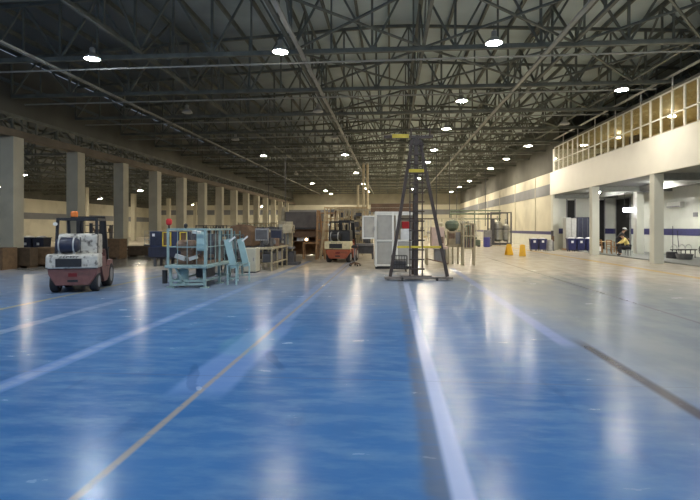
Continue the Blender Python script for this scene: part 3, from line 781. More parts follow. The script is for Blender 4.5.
MB().tube((0,0,0),(0,0,.03),.09,14).build('base', 'black', t); MB().tube((0,0,.03),(0,0,.1),.015).build('stem', 'black', t)
MB().ball((0,0,.17),.075).build('bulb', 'ember', t)
for k in range(3):
    o = MB().box(-.11,.11,-.1,.1,0,.20).build('white_carton', 'bag', bevel=.01); o.location = (-5.3+.24*k, 28.6, .966)
    tag(o, 'small white carton on the oven booth shelf, %s of three' % ['leftmost','middle','rightmost'][k], 'box', 'cartons on the booth shelf')
# timber leaning beside the booth
for k, (x, a, m, lb) in enumerate(((-4.0,.03,'wood','upright orange-brown timber, next to the booth side'),(-3.78,.10,'wood_l','light timber leaning right, second from the booth side'),
        (-3.55,-.12,'wood','orange-brown timber leaning left, third from the booth side'),(-3.30,.16,'wood_l','light timber leaning farthest right, beside the forklift'),(-3.05,.02,'brown','dark upright timber behind the parked forklift'))):
    o = MB().box(-.055,.055,-.03,.03,0,2.65).build('timber', m); o.location = (x, 26.6+.12*k, 0.004); o.rotation_euler = (0, a, 0)
    tag(o, lb, 'timber', 'timbers leaning by the oven booth')
t = thing('timber_rack', 'tan wooden rack with cross rungs behind the leaning timbers', 'rack', (-3.6, 27.6, 0), 0)
for xx in (-.5,0,.5): MB().box(xx-.05,xx+.05,0,.1,0,2.6).build('post', 'wood_l', t)
for z in (.5,1.0,1.5,2.0,2.5): MB().box(-.5,.5,-.02,.0,z,z+.06).build('rung', 'wood', t)

# ------------------------------------------------------------------ pipework machine between forklift and white cabinet
def manifold(name, label, x, y, w, d, h, nx, nz, m, m2, seed):
    rr = random.Random(seed)
    t = thing(name, label, 'machine', (x,y,0), 0)
    for i in range(nx+1):
        for yy in (0, d): MB().bar((-w/2+w*i/nx,yy,0),(-w/2+w*i/nx,yy,h),.07).build('post', m, t)
    for k in range(nz): 
        z = h*(k+1)/nz-.05; f = MB()
        f.bar((-w/2,0,z),(w/2,0,z),.06); f.bar((-w/2,d,z),(w/2,d,z),.06)
        f.bar((-w/2,0,z),(-w/2,d,z),.05); f.bar((w/2,0,z),(w/2,d,z),.05); f.build('rail', m, t)
    for k in range(nx*nz*2):
        cx, cy, cz = rr.uniform(-w/2+.2,w/2-.2), rr.uniform(.15,d-.1), rr.uniform(.3,h-.3); q = MB()
        if k % 3 == 0: q.cbox((cx,cy,cz),(rr.uniform(.15,.45),.3,rr.uniform(.15,.4))); q.build('gearbox', m2, t)
        elif k % 3 == 1: q.tube((cx,cy,.2),(cx,cy,h-.1),rr.uniform(.03,.07)); q.build('pipe', m, t)
        else: q.lathe([(.08,-.2),(.16,-.15),(.16,.15),(.08,.2)],(cx,cy,cz),'x',14); q.build('drum', rr.choice((m2,m,'grey')), t)
    return t
manifold('pipework_machine', 'tan pipework machine between the parked forklift and the white cabinet', -2.35, 31.0, 2.3, 1.6, 2.9, 4, 4, 'tan_metal', 'dgrey', 3)
manifold('pipework_machine', 'brown pipework machine behind the tan one at mid hall', -3.4, 37.5, 3.2, 1.8, 3.3, 4, 4, 'wood_l', 'brown', 5)
t = thing('dark_bench', 'low dark grey machine bench behind the swivel stool', 'bench', (-1.55, 27.2, 0), 0)
MB().box(-.75,.6,0,.7,.72,.84).build('bench_top', 'grey', t); MB().box(-.7,.55,.1,.6,.30,.70).build('drive_box', 'dgrey', t)
for xx in (-.7,.55):
    for yy in (.05,.65): MB().box(xx-.04,xx+.04,yy-.04,yy+.04,0,.72).build('leg', 'dgrey', t)
t = thing('swivel_stool', 'dark swivel stool on a star base in front of the white cabinet', 'stool', (-1.62, 22.3, 0), .3)
MB().lathe([(.05,.80),(.15,.81),(.15,.88),(.10,.93)], n=16).build('seat', 'black', t)
MB().tube((0,0,.16),(0,0,.80),.04).build('stem', 'grey', t)
for k in range(5):
    a = 2*PI*k/5; b = MB().bar((0,0,.17),(.24*math.cos(a),.24*math.sin(a),.08),.05).build('foot', 'brown', t)
    MB().ball((.25*math.cos(a),.25*math.sin(a),.035),.035).build('caster', 'rubber', b)

# ------------------------------------------------------------------ white mesh cabinet
t = thing('mesh_cabinet', 'tall white-framed mesh cabinet with a door panel swung open', 'cabinet', (-.62, 20.75, 0), .06)
W, D, H = 1.55, .95, 2.32
f = MB()
for xx in (0, .70, .86, W):
    f.box(xx-.04, xx+.04, -.04, .04, .1, H)
for xx in (0, W): f.box(xx-.04, xx+.04, D-.04, D+.04, .1, H)
for z in (.16, 1.18, H-.05):
    f.box(0,W,-.035,.035,z-.035,z+.035); f.box(0,W,D-.03,D+.03,z-.03,z+.03); f.box(-.03,.03,0,D,z-.03,z+.03); f.box(W-.03,W+.03,0,D,z-.03,z+.03)
f.build('frame', 'white', t)
for x0, x1, zz in ((.04,.66,((.20,1.14),(1.22,H-.09))),(.90,W-.04,((.20,1.14),))):
    for z0, z1 in zz: MB().box(x0,x1,-.008,.008,z0,z1).build('mesh_panel', 'mesh_p', t)
MB().box(.04,W-.04,D-.01,D+.01,.2,H-.08).build('back_panel', 'mesh_p', t)
MB().box(-.012,.012,.04,D-.04,.2,H-.08).build('side_panel', 'mesh_p', t)
MB().box(W-.012,W+.012,.04,D-.04,.2,H-.08).build('side_panel', 'mesh_p', t)
MB().box(-.04,W+.04,-.04,D+.04,H,H+.06).build('roof', 'white', t)
MB().box(-.02,W+.02,0,D,0,.10).build('plinth', 'black', t)
MB().box(.04,W-.04,.1,D-.05,1.1,1.13).build('shelf', 'grey_l', t)
dr = MB()
for xx in (-.54,-.04): dr.box(xx-.03,xx+.03,-.13,-.08,1.25,2.2)
for z in (1.25,2.15): dr.box(-.54,-.04,-.13,-.08,z,z+.06)
do = dr.build('door', 'white', t); MB().box(-.51,-.07,-.11,-.095,1.3,2.15).build('door_mesh', 'mesh_p', do)
MB().box(-.10,-.06,-.16,-.13,1.6,1.75).build('handle', 'grey', do)
o = MB().box(-.17,.17,-.15,.15,0,.30,taper=(.85,.85)).build('red_tub', 'red', bevel=.02); o.location = (.62, 21.25, 1.675)
tag(o, 'red plastic tub on white carton inside the mesh cabinet', 'tub')
o = MB().box(-.22,.22,-.2,.2,0,.53).build('white_carton', 'bag', bevel=.01); o.location = (.62, 21.25, 1.137); tag(o, 'white carton under the red tub in the mesh cabinet', 'box')
o = MB().box(-.25,.25,-.2,.2,0,.45).build('carton', 'pink', bevel=.01); o.location = (-.1, 21.25, 1.137); tag(o, 'pinkish carton on the left of the mesh cabinet shelf', 'box')
for k, (dy, z, lb) in enumerate(((0, 2.38, 'lower rusty brown beam laid on the white mesh cabinet'), (.3, 2.38, 'rear rusty brown beam laid on the white mesh cabinet'), (.1, 2.56, 'upper rusty brown beam stacked on the mesh cabinet'))):
    o = MB().box(-.9,.95,-.09,.09,0,.16).build('steel_beam', 'brown'); o.location = (.05, 21.0+dy, z); tag(o, lb, 'beam', 'beams on top of the mesh cabinet')
t = thing('wire_trolley', 'low dark wire basket trolley beside the ladder foot', 'trolley', (.32, 19.4, 0), 0)
b = MB()
for xx in (-.3,.3):
    for yy in (0,.5): b.bar((xx,yy,.1),(xx,yy,.62),.025)
for z in (.12,.3,.46,.62):
    b.bar((-.3,0,z),(.3,0,z),.02); b.bar((-.3,.5,z),(.3,.5,z),.02); b.bar((-.3,0,z),(-.3,.5,z),.02); b.bar((.3,0,z),(.3,.5,z),.02)
for k in range(7): b.bar((-.3+.1*k,0,.1),(-.3+.1*k,0,.62),.012); b.bar((-.3+.1*k,.5,.1),(-.3+.1*k,.5,.62),.012)
b.build('basket', 'black', t); MB().box(-.26,.26,.05,.45,.14,.42).build('load', 'dgrey', t)
for xx in (-.26,.26):
    for yy in (.05,.45): MB().lathe([(.02,-.02),(.05,-.02),(.05,.02),(.02,.02)],(xx,yy,.05),'x',12).build('caster', 'rubber', t)

# ------------------------------------------------------------------ pink and tan machines right of the ladder
t = thing('pink_cabinet_machine', 'pinkish machine cabinet on a frame right of the ladder', 'machine', (2.2, 23.2, 0), 0)
MB().box(-.35,.25,0,.7,.85,1.75).build('cabinet', 'pink', t, bevel=.02)
MB().box(-.28,.0,-.015,0,.95,1.65).build('door', 'pink', t); MB().box(.05,.2,-.015,0,1.0,1.3).build('panel', 'copper', t)
MB().box(-.6,.4,-.1,.75,.75,.85).build('bed', 'pink', t)
for xx in (-.55,.35):
    for yy in (-.05,.7): MB().box(xx-.04,xx+.04,yy-.04,yy+.04,0,.75).build('leg', 'tan_metal', t)
MB().box(-.2,.3,.1,.6,.15,.72).build('drive_box', 'grey', t)
MB().bar((-.6,-.15,.3),(.4,-.15,.08),.05).build('ramp_bar', 'copper', t)
t = thing('hopper_machine', 'tan machine with round green-grey hopper on thin legs', 'machine', (3.02, 23.9, 0), 0)
MB().lathe([(.1,1.55),(.30,1.7),(.34,1.9),(.28,2.02),(.1,2.08)], (-.1,.4,0), 'z', 18).build('hopper', 'green', t, smooth=False)
MB().box(-.3,.3,.1,.7,.85,1.55).build('body', 'tan_metal', t, bevel=.02)
MB().box(-.28,-.02,.07,.1,1.2,1.45).build('opening', 'copper', t); MB().box(.03,.25,.07,.1,.95,1.5).build('gauge_panel', 'grey', t)
for xx in (-.32,-.12,.12,.32): MB().box(xx-.035,xx+.035,0,.07,0,.9).build('leg', 'tan_metal', t)
MB().box(-.36,.36,-.02,.7,.80,.88).build('bed', 'tan_metal', t)
t = thing('tan_stand_machine', 'tan machine stand with vertical pipes, farthest right of the ladder group', 'machine', (3.52, 23.0, 0), 0)
for xx in (-.25,.25):
    for yy in (0,.5): MB().box(xx-.035,xx+.035,yy-.035,yy+.035,0,1.9).build('post', 'tan_metal', t)
for z in (.75,1.3,1.85): MB().box(-.28,.28,-.03,.53,z,z+.06).build('shelf', 'tan_metal', t)
for k in range(5): MB().tube((-.2+.1*k,.1,.8),(-.2+.1*k,.1,1.7+.05*k),.03).build('pipe', 'tan_metal' if k % 2 else 'copper', t)
MB().box(-.2,.2,.1,.45,.8,1.2).build('gearbox', 'dgrey', t)

# ------------------------------------------------------------------ tanks, gantry and machines at the far right
t = thing('tank_skid', 'stainless twin-tank skid in a dark frame near the right wall', 'tank', (10.3, 48.3, 0), 0)
MB().box(-1.0,1.0,-.3,1.4,.1,.30).build('skid', 'dgrey', t)
for xx, r_, h_ in ((-.15,.50,2.1),(.62,.36,1.8)):
    o = MB().lathe([(r_*.4,.4),(r_,.6),(r_,h_),(r_*.6,h_+.2),(.1,h_+.28)],(xx,.5,0),'z',20).build('tank', 'stainless', t, smooth=False)
    MB().tube((xx,.5,h_+.25),(xx,.5,h_+.75),.08).build('pipe', 'stainless', o)
for xx in (-.9,.95):
    for yy in (-.2,1.3): MB().box(xx-.06,xx+.06,yy-.06,yy+.06,0,3.2).build('post', 'dgrey', t)
for z in (1.6,3.14):
    for yy in (-.2,1.3): MB().bar((-.9,yy,z),(.95,yy,z),.09).build('frame_rail', 'dgrey', t)

MB().box(-.85,-.55,-.1,.3,.3,2.6).build('riser', 'dgrey', t)
for xx in (-.9,.9): MB().box(xx-.1,xx+.1,-.2,.0,0,.1).build('foot', 'dgrey', t)
t = thing('pipe_gantry', 'grey-green pipe gantry running left from the tank skid', 'gantry', (8.2, 50.0, 0), 0)
for xx in (-2.3,.0,2.4): MB().box(xx-.05,xx+.05,-.05,.05,0,3.4).build('post', 'green', t)
for z, r_ in ((3.1,.10),(3.4,.07),(2.6,.06)): MB().tube((-2.4,0,z),(2.5,0,z),r_).build('pipe', 'green', t)
t = thing('green_press', 'dull green stepped press machine beneath the pipe gantry', 'machine', (7.2, 46.2, 0), 0)
MB().box(-.8,.9,0,1.0,.1,.62).build('base', 'green', t, bevel=.03); MB().box(-.6,.45,.1,.9,.62,1.35).build('body', 'green', t, bevel=.03)
MB().box(-.35,.1,.2,.8,1.35,1.95).build('column', 'green', t); MB().tube((-.12,.5,1.95),(-.12,.5,2.3),.12).build('ram', 'stainless', t)
for xx in (-.7,.8): MB().box(xx-.1,xx+.1,.1,.9,0,.1).build('foot', 'dgrey', t)
o = MB().lathe([(.25,0),(.29,.02),(.29,.28),(.30,.30),(.29,.32),(.29,.58),(.30,.60),(.29,.62),(.29,.86),(.27,.88)], n=20).build('blue_drum', 'blue_drum'); o.location = (8.55, 45.6, 0)
tag(o, 'blue plastic drum beside the green press', 'drum')
t = thing('grey_cabinet', 'grey electrical cabinet between the blue drum and tank skid', 'cabinet', (9.0, 47.5, 0), 0)
MB().box(-.35,.35,0,.5,.05,1.5).build('body', 'grey', t, bevel=.02); MB().box(-.3,.3,-.02,0,.15,1.4).build('door', 'grey', t); MB().box(.2,.24,-.05,-.02,.7,.85).build('handle', 'black', t)
MB().box(-.33,.33,.02,.48,0,.05).build('plinth', 'black', t)
for k, (x, y) in enumerate(((7.40,32.2),(7.95,31.1))):
    t = thing('wet_floor_sign', ['yellow wet floor sign, left and farther of the two', 'yellow wet floor sign, right and nearer of the two'][k], 'sign', (x,y,0), .25-.5*k, 'yellow floor signs')
    for s in (-1, 1):
        p = MB(); th = .30*s
        p.prism([(-.20,0),(.20,0),(.14,.70),(-.14,.70)], -.012, .012, 'y')
        o = p.build('panel', 'sign_y', t, bevel=.004); o.location = (0, .20*s, .004); o.rotation_euler = (.28*s, 0, 0)
    MB().box(-.10,.10,-.02,.02,.665,.70).build('hinge', 'sign_y', t)
# bins
def bin_(name, label, x, y, group, w=.55, h=.95, lid='bag', m='navy_bin'):
    t = thing(name, label, 'bin', (x,y,0), 0, group)
    MB().box(-w/2,w/2,-w/2,w/2,.1,h-.08,taper=(.88,.88)).build('body', m, t, bevel=.03)
    MB().box(-w/2-.02,w/2+.02,-w/2-.02,w/2+.02,h-.10,h-.05).build('rim', m, t)
    MB().ball((0,0,h-.06),w*.46,(1,1,.35),12).build('bag', lid, t)
    MB().box(-.08,.08,-w/2-.012,-w/2+.03,.62,.78).build('label_plate', 'bag', t)
    for xx in (-.18,.18):
        for yy in (-.18,.18): MB().lathe([(.01,-.02),(.05,-.02),(.05,.02),(.01,.02)],(xx,yy,.05),'x',10).build('caster', 'rubber', t)
for k, x in enumerate((10.55, 11.15)):
    bin_('wheeled_bin', ['navy wheeled bin with white bag, left of the pair by the right wall', 'navy wheeled bin with white bag, right of the pair by the right wall'][k], x, 38.1, 'navy bins by the right wall')
for k, x in enumerate((13.0, 13.62, 14.24)):
    bin_('wheeled_bin', 'navy wheeled bin under the mezzanine, %s of three before the wrapped rack' % ['leftmost','middle','rightmost'][k], x, 37.4, 'navy bins under the mezzanine', .58, 1.0)
o = MB().lathe([(.20,0),(.22,.02),(.22,.8),(.20,.83)], n=18).build('white_drum', 'grey_l'); o.location = (11.75, 38.3, 0); tag(o, 'pale grey drum standing right of the pair of bins', 'drum')
t = thing('post_stand', 'dark upright cylinder stand beside the far mezzanine column', 'stand', (12.15, 38.9, 0), 0)
MB().tube((0,0,.03),(0,0,1.5),.10,12).build('cylinder', 'dgrey', t); MB().tube((0,0,0),(0,0,.03),.2,14).build('base', 'black', t); MB().box(-.1,.1,-.14,-.1,.7,1.1).build('notice', 'brown', t)
t = thing('wrapped_rack', 'tall rack wrapped in dark blue film with white panels, behind bins', 'rack', (13.95, 38.6, 0.06), 0)
MB().box(-.1,1.35,0,.8,.1,2.45).build('blue_wrap', 'navy', t, bevel=.03)
for k in range(2): MB().box(-.9+.4*k,-.54+.4*k,0,.7,.1,2.42-.05*k).build('white_panel', 'grey_l', t, bevel=.02)
MB().box(-.95,1.4,.0,.8,0,.1).build('pallet', 'wood', t)
f = MB()
for k in range(5): f.box(-.05+.34*k,-.02+.34*k,-.02,0,.15,2.4)
f.build('film_edge', 'dgrey', t)
o = MB().box(-.16,.16,-.15,.15,0,.3).build('white_carton', 'bag', bevel=.01); o.location = (13.6, 38.2, 1.2); o.location = (14.62, 37.4, .0)
o.location = (14.85, 37.2, .062); tag(o, 'small pale carton on the floor right of the three bins', 'box')

# ------------------------------------------------------------------ lower room furniture
def chair(label, x, y, rz):
    t = thing('wooden_chair', label, 'chair', (x,y,.06), rz, 'wooden chairs under the mezzanine')
    MB().box(-.22,.22,-.22,.22,.42,.46).build('seat', 'wood', t, bevel=.01)
    for xx in (-.19,.19):
        MB().box(xx-.02,xx+.02,-.21,-.17,0,.42).build('leg', 'wood', t)
        MB().bar((xx,.19,0),(xx,.24,.88),.04).build('leg', 'wood', t)
    b = MB()
    for z in (.58,.70,.82): b.box(-.19,.19,.21,.235,z,z+.06)
    b.build('backrest', 'wood', t)
chair('orange-brown wooden chair by the middle column, farther of two', 13.75, 34.4, 2.6)
chair('orange-brown wooden chair nearest the person with white cap, nearer of two', 14.05, 33.2, 2.0)
t = thing('side_table', 'pale-topped wooden table behind the two wooden chairs', 'table', (14.6, 35.2, .06), 0)
MB().box(-.5,.4,-.3,.3,.70,.74).build('table_top', 'wood_l', t)
for xx in (-.45,.35):
    for yy in (-.25,.25): MB().box(xx-.03,xx+.03,yy-.03,yy+.03,0,.70).build('leg', 'wood', t)
t = thing('metal_bench', 'dark metal bench with curved back hoops under the mezzanine', 'bench', (16.1, 28.9, .06), .25)
MB().box(-.75,.6,-.2,.2,.42,.47).build('seat', 'black', t)
for xx in (-.65,-.1,.5):
    for yy in (-.15,.15): MB().tube((xx,yy,0),(xx,yy,.42),.025).build('leg', 'dgrey', t)
for xx in (-.5,.0,.42):
    h = MB(); pts = [(xx+.2*math.cos(a),.2,.5+.22*math.sin(a)) for a in (PI*k/8 for k in range(9))]; h.path(pts,.02); h.build('back_hoop', 'grey_l', t)
t = thing('leaning_tyre', 'dark tyre standing upright at the right end of the bench', 'tyre', (17.0, 28.35, .06), .9)
b = MB(); n = 24
for k in range(n):
    a, c_ = 2*PI*k/n, 2*PI*(k+1)/n
    b.tube((0,.33*math.cos(a),.45+.33*math.sin(a)),(0,.33*math.cos(c_),.45+.33*math.sin(c_)),.12,10)
b.build('tyre', 'rubber', t); MB().lathe([(.06,-.06),(.2,-.05),(.2,.05),(.06,.06)],(0,0,.45),'x',16).build('rim', 'dgrey', t)
o = MB().lathe([(.24,0),(.27,.02),(.27,.32),(.25,.36),(.1,.37)], n=18).build('dark_keg', 'dgrey'); o.location = (15.15, 28.4, .06); tag(o, 'short dark keg at the left end of the metal bench', 'keg')
o = MB().lathe([(.26,0),(.34,.02),(.40,.26),(.42,.29),(.37,.29),(.33,.08),(.05,.07)], n=22).build('grey_tub', 'grey'); o.location = (15.3, 27.9-.4, .06); tag(o, 'round grey tub on the floor in front of the bench', 'tub')
for k, (x, y) in enumerate(((15.95,29.8),(16.35,29.9))):
    t = thing('mop', ['mop with dark handle, left of the two by the tiled wall', 'mop with dark handle, right of the two by the tiled wall'][k], 'mop', (x,y,.06), 0, 'mops by the tiled wall')
    MB().tube((0,0,.15),(.08-.1*k,.15,1.75-.25*k),.016).build('handle', 'navy', t)
    MB().lathe([(.03,.2),(.09,.14),(.13,.02),(.10,0)], n=12).build('mop_head', 'grey_l', t)
t = thing('wall_unit', 'white wall unit high on the tiled wall behind the nearest column', 'air conditioner', (17.35, 32.2, 2.95), 0)
MB().box(-.1,.14,-.75,.75,0,.34).build('casing', 'white', t, bevel=.03); MB().box(-.12,-.1,-.7,.7,.03,.09).build('outlet', 'grey', t)
t = thing('lit_sign', 'bluish-white lit sign hanging under the mezzanine near the people', 'sign', (15.0, 33.0, 2.72), 0)
MB().box(-.34,.34,-.05,.05,0,.26).build('sign_box', 'tube', t, bevel=.02)
for xx in (-.25,.25): MB().tube((xx,0,.26),(xx,0,1.25),.01,6).build('hanger', 'dgrey', t)
for k, (x,y,z) in enumerate(((17.46,30.3,2.35),(16.0,40.95,2.1))):
    t = thing('wall_plaque', ['small grey plaque on the tiled wall beside the near doorway', 'small grey plaque on the end wall left of the far doorway'][k], 'plaque', (x,y,z), 0, 'plaques on the tiled walls')
    b = MB(); b.box(-.02,.02,-.2,.2,0,.25) if k == 0 else b.box(-.2,.2,-.02,.02,0,.25); b.build('plate', 'grey', t)

# ------------------------------------------------------------------ people
def skin_mesh(name, chains, m, parent, level=1):
    me = bpy.data.meshes.new(name); bm = bmesh.new(); rad = []; key = {}
    for ch in chains:
        prev = None
        for (p, r_) in ch:
            kk = tuple(round(q, 4) for q in p)
            if kk not in key: key[kk] = bm.verts.new(p); rad.append(r_)
            v = key[kk]
            if prev is not None and prev is not v and bm.edges.get((prev, v)) is None: bm.edges.new((prev, v))
            prev = v
    bm.verts.index_update(); bm.to_mesh(me); bm.free()
    o = bpy.data.objects.new(name, me); col.objects.link(o); o.parent = parent
    me.materials.append(MT[m])
    sk = o.modifiers.new('skin', 'SKIN'); sk.use_smooth_shade = True
    for i, r_ in enumerate(rad):
        me.skin_vertices[0].data[i].radius = (r_, r_) if not isinstance(r_, tuple) else r_
        me.skin_vertices[0].data[i].use_root = (i == 0)
    s = o.modifiers.new('sub', 'SUBSURF'); s.levels = level; s.render_levels = level
    return o
def person(label, loc, rz, J, shirt, trous, cap=None):
    t = thing('person', label, 'person', loc, rz)
    pel, chest, neck, head = J['pel'], J['chest'], J['neck'], J['head']
    V = Vector
    body = [[(pel,.13),(chest,.15),(neck,.058),(head,.10),(tuple(V(head)+V((0,.01,.07))),.085)]]
    sh, tr, shoes = [[(pel,.15),(tuple((V(pel)+V(chest))/2),.155),(chest,.17),(tuple(V(neck)*.75+V(chest)*.25),.085)]], [[(pel,.155)]], []
    for s, (el, wr, kn, an, toe) in J['limbs'].items():
        sd = V(chest)+V((s*.19,0,.04))
        body.append([(chest,.15),(tuple(sd),.065),(el,.045),(wr,.03)])
        d = (V(wr)-V(el)).normalized(); palm = V(wr)+d*.06
        body[-1].append((tuple(palm),.032))
        side = V((s,0,0))
        for q, (ln, off) in enumerate(((.075,-.03),(.085,-.01),(.08,.01),(.06,.03))):
            lat = d.cross(side).normalized()*off
            body.append([(tuple(palm+lat*.8+d*.01),.010),(tuple(palm+lat+d*(.03+ln*.5)),.0095),(tuple(palm+lat+d*(.03+ln*.85)+V((0,0,-.02))),.008)])
        body.append([(tuple(palm-d*.03-side*.02),.011),(tuple(palm-side*.055+d*.02),.009)])
        hip = V(pel)+V((s*.10,0,-.03))
        body.append([(pel,.13),(tuple(hip),.09),(kn,.06),(an,.04)])
        sh.append([(chest,.17),(tuple(sd),.08),(el,.062),(tuple(V(el)*.3+V(wr)*.7),.05)])
        tr.append([(pel,.155),(tuple(hip),.105),(kn,.078),(tuple(V(kn)*.1+V(an)*.9),.06)])
        shoes.append([(an,.05),(tuple(V(an)*.35+V(toe)*.65+V((0,0,-.01))),.042),(toe,.035)])
    # drop duplicate root radius entries
    skin_mesh('body', body, 'skin', t)
    skin_mesh('shirt', sh, shirt, t); skin_mesh('trousers', tr, trous, t)
    for sc in shoes: skin_mesh('shoe', [sc], 'black', t)
    f = J['face']; h = V(head); fw = V(f)
    up = V((0,0,1)); rt = fw.cross(up).normalized()
    b = MB()
    for s in (-1, 1): b.ball(h+fw*.09+rt*s*.032+up*.03, .011)
    b.build('eye', 'black', t)
    MB().ball(h+fw*.105+up*.0, .016, (1,1,1.4)).build('nose', 'skin', t)
    MB().ball(h+fw*.092-up*.04, .02, (1.2,.6,.35)).build('mouth', 'maroon', t)
    b = MB()
    for s in (-1, 1): b.ball(h+rt*s*.1+up*.01, .024, (.6,1,1.4))
    b.build('ear', 'skin', t)
    MB().ball(h-fw*.025+up*.05, .118, (1,1,.92)).build('hair', 'hair', t, smooth=True)
    if cap:
        c = MB(); c.ball(h-fw*.01+up*.085, .124, (1,1,.72)); q = h+fw*.15+up*.08; c.cbox(q, (.15,.11,.015), (0,0,math.atan2(-fw.x, fw.y))); c.build('cap', cap, t, smooth=False)
    return t
person('person in dark clothes and white cap standing bent forward under the mezzanine', (14.30, 32.8, .06), -1.85,
  dict(pel=(0,0,.90), chest=(0,.16,1.26), neck=(0,.27,1.42), head=(0,.34,1.50), face=(0,.9,-.35),
   limbs={-1:((-.24,.36,1.05),(-.14,.55,.95),(-.11,.05,.48),(-.12,-.02,.08),(-.13,.16,.035)), 1:((.24,.36,1.05),(.14,.55,.95),(.11,.05,.48),(.12,-.02,.08),(.13,.16,.035))}), 'jacket', 'trouser', 'bag')
person('person in yellow shirt and dark trousers sitting hunched on a stool', (13.98, 30.84, .06), 1.35,
  dict(pel=(0,0,.56), chest=(0,.16,.93), neck=(0,.26,1.09), head=(0,.34,1.17), face=(0,.9,-.4),
   limbs={-1:((-.27,.36,.78),(-.12,.55,.72),(-.14,.42,.52),(-.14,.40,.08),(-.14,.58,.035)), 1:((.27,.36,.78),(.12,.55,.72),(.14,.42,.52),(.14,.40,.08),(.14,.58,.035))}), 'yshirt', 'trouser')
t = thing('low_stool', 'low grey stool under the person in the yellow shirt', 'stool', (13.98, 30.84, .06), .5)
MB().tube((0,0,.34),(0,0,.385),.13,16).build('seat', 'grey', t)
for k in range(4):
    a = PI/4+PI/2*k; MB().tube((.12*math.cos(a),.12*math.sin(a),.36),(.15*math.cos(a),.15*math.sin(a),0),.018).build('leg', 'grey', t)

# ------------------------------------------------------------------ crates by the left columns
def crate(label, x, y, w, d, h, m, rz=0, grp='brown crates by the left columns'):
    t = thing('crate', label, 'crate', (x,y,0), rz, grp)
    MB().box(-w/2,w/2,-d/2,d/2,.08,h).build('body', m, t, bevel=.01)
    b = MB()
    for z in (.12,h*.5,h-.1): b.box(-w/2-.02,w/2+.02,-d/2-.02,-d/2,z,z+.08)
    b.build('slat', m, t)
    for xx in (-w/2+.08,w/2-.08): MB().box(xx-.06,xx+.06,-d/2,d/2,0,.08).build('skid', m, t)
crate('brown crate with open slats, first at the left edge by the columns', -15.9, 19.3, .66, .8, .90, 'crate')
crate('dark brown crate in the gap, second from the left edge', -15.55, 20.25, .6, .5, .86, 'crate_d')
crate('brown crate with slatted front, third from the left edge', -15.35, 21.25, .9, .8, .84, 'crate')
crate('dark brown crate just left of the white forklift, fourth in line', -15.5, 22.6, .8, .8, .80, 'crate_d')
crate('tall brown crate just right of the white forklift', -15.3, 26.8, .8, .8, 1.1, 'crate')
crate('long dark brown crate between the forklift and the blue machine', -14.9, 29.0, 1.45, .9, .62, 'crate_d')
t = thing('wire_cage_pallet', 'small white wire cage standing behind the long dark crate', 'cage', (-15.6, 31.5, 0), 0)
b = MB()
for xx in (-.45,.0,.45):
    for yy in (0,.7): b.bar((xx,yy,.6),(xx,yy,1.5),.035)
for z in (.62,.95,1.25,1.5): b.bar((-.45,0,z),(.45,0,z),.03); b.bar((-.45,.7,z),(.45,.7,z),.03); b.bar((-.45,0,z),(-.45,.7,z),.03); b.bar((.45,0,z),(.45,.7,z),.03)
b.build('wire_frame', 'white', t); MB().box(-.5,.5,-.05,.75,.08,.6).build('base_box', 'dgrey', t)
for xx in (-.4,.4): MB().box(xx-.06,xx+.06,0,.7,0,.08).build('skid', 'dgrey', t)
for k in range(4):
    bin_('lidded_drum', 'dark drum with white bag in the aisle behind the near columns, %s from left' % ['first','second','third','fourth'][k], -24.6+.85*k, 30.0, 'dark drums in the left aisle', .75, 1.15, 'bag', 'navy')
for k, (x,y,w,h,m,m2,lb) in enumerate(((-6.35,18.6,.9,1.45,'dgrey','black','dark framed machine just behind the beige cabinet'),
     (-6.0,24.2,1.6,1.75,'dgrey','copper','dark framed machine at the far end of the long bench'),
     (-8.2,24.5,1.5,1.7,'tan_metal','dgrey','tan framed machine behind the brown domed cover, nearer one'))):
    manifold('framed_machine', lb, x, y, w, 1.0, h, 3, 3, m, m2, 60+k)
for k, (x, y, w, h, m) in enumerate(((-5.08,20.4,.36,.36,'dgrey'),(-4.95,20.92,.40,.34,'copper'),(-5.1,22.0,.30,.42,'black'))):
    t = thing('gear_unit', 'dark gear unit on the long bench, %s from its near end' % ['first','second','third','fourth'][k], 'machine part', (x,y,.93), .2*k-.2, 'gear units on the long bench')
    MB().box(-w/2,w/2,-.15,.15,0,h).build('housing', m, t, bevel=.02); MB().tube((0,-.24,h*.55),(0,.2,h*.55),.06,12).build('shaft', 'stainless', t)
    MB().lathe([(.02,-.03),(.12,-.03),(.12,.03),(.02,.03)],(0,-.2,h*.55),'y',16).build('pulley', 'grey', t)
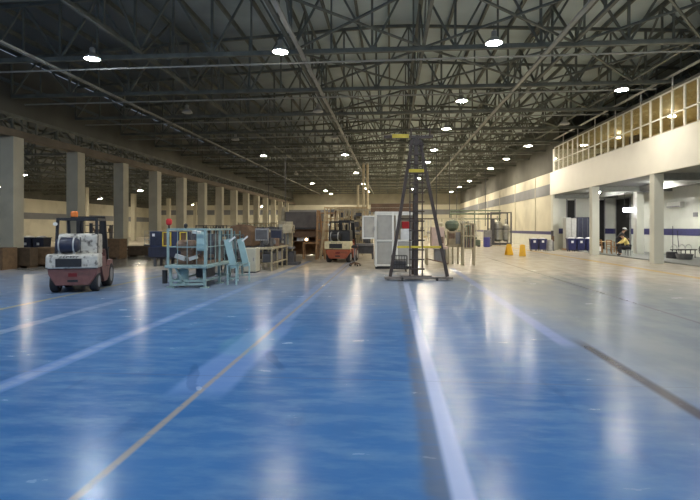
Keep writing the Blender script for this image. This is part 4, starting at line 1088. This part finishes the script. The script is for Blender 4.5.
# machine rows further down the left side
for k, (x,y,w,h,m,m2,lb) in enumerate(((-12.5,34,2.2,1.9,'dgrey','copper','dark framed machine in the left row behind the blue machine'),
     (-10.0,38,2.4,2.1,'tan_metal','dgrey','tall tan framed machine farther behind the brown domed cover'),
     (-13.0,46,2.6,2.2,'green','copper','green framed machine half way down the left row'),
     (-9.0,48,2.4,2.0,'tan_metal','brown','tan framed machine behind the column press'),
     (-7.5,58,3.0,2.6,'beige','tan_metal','pale framed machine far down the hall left of the booth'),
     (-13.5,62,3.0,2.4,'dgrey','green','dark framed machine far down beside the left columns'),
     (1.2,40,2.6,2.4,'tan_metal','pink','tan and pink framed machine behind the white mesh cabinet'),
     (5.2,44,2.2,2.6,'beige','green','pale framed machine behind the hopper machine'),
     (3.0,58,3.2,2.8,'grey_l','tan_metal','grey framed machine far down the hall centre'),
     (-27,44,3,2.0,'dgrey','brown','dark framed machine in the left aisle hall'),
     (9.4,62,2.8,2.6,'grey_l','green','grey framed machine behind the tank skid by the right wall'))):
    manifold('framed_machine', lb, x, y, w, 1.4, h, 3, 3, m, m2, 20+k)
# standing pipes that rise to the roof at mid hall
for k, (x, y, z) in enumerate(((-3.3,50,6.0),(-2.75,50,8.2),(-2.35,50,8.2))):
    t = thing('standing_pipe', ['short pale standing pipe, left of three at mid hall', 'tall pale pipe rising to the roof, middle of three', 'tall pale pipe rising to the roof, right of three'][k], 'pipe', (x,y,0), 0, 'standing pipes at mid hall')
    MB().tube((0,0,.04),(0,0,z),.12,12).build('pipe', 'tan_metal', t); MB().tube((0,0,0),(0,0,.05),.17,14).build('flange', 'grey', t)
for k, (x, y) in enumerate(((3.6,40.2),(5.3,46),(9.6,52),(-9.4,44),(-12.4,50),(7.5,58))):
    o = MB().tube((0,0,1.9),(0,0,8.3),.035,6).build('drop_pipe', 'dgrey'); o.location = (x,y,0)
    tag(o, 'thin dark drop pipe hanging above the %s' % ['pink machine','pale framed machine right of the ladder','tank skid','tan framed machines on the left','green framed machine on the left','far pipe gantry'][k], 'pipe', 'drop pipes from the roof')

# ------------------------------------------------------------------ camera, world, view
cd = bpy.data.cameras.new('camera'); cam = bpy.data.objects.new('camera', cd); col.objects.link(cam)
cam.location = (0, 0, 1.7); cam.rotation_euler = (PI/2, 0, math.atan(41/500))
cd.sensor_width = 36; cd.lens = 36*500/700; cd.shift_y = -22/700; cd.clip_end = 400
scene.camera = cam
w = bpy.data.worlds.new('world'); scene.world = w; w.use_nodes = True
bg = w.node_tree.nodes['Background']; bg.inputs[0].default_value = (.62, .76, 1.0, 1); bg.inputs[1].default_value = .35
scene.view_settings.view_transform = 'Standard'; scene.view_settings.look = 'None'
scene.view_settings.exposure = 0.0; scene.view_settings.gamma = 1.0; scene.view_settings.use_curve_mapping = False
cy = scene.cycles
cy.use_denoising = True; cy.max_bounces = 8; cy.diffuse_bounces = 4; cy.glossy_bounces = 3; cy.transparent_max_bounces = 12
cy.sample_clamp_indirect = 6.0; cy.sample_clamp_direct = 0.0; cy.caustics_reflective = False; cy.caustics_refractive = False
cy.use_light_tree = True
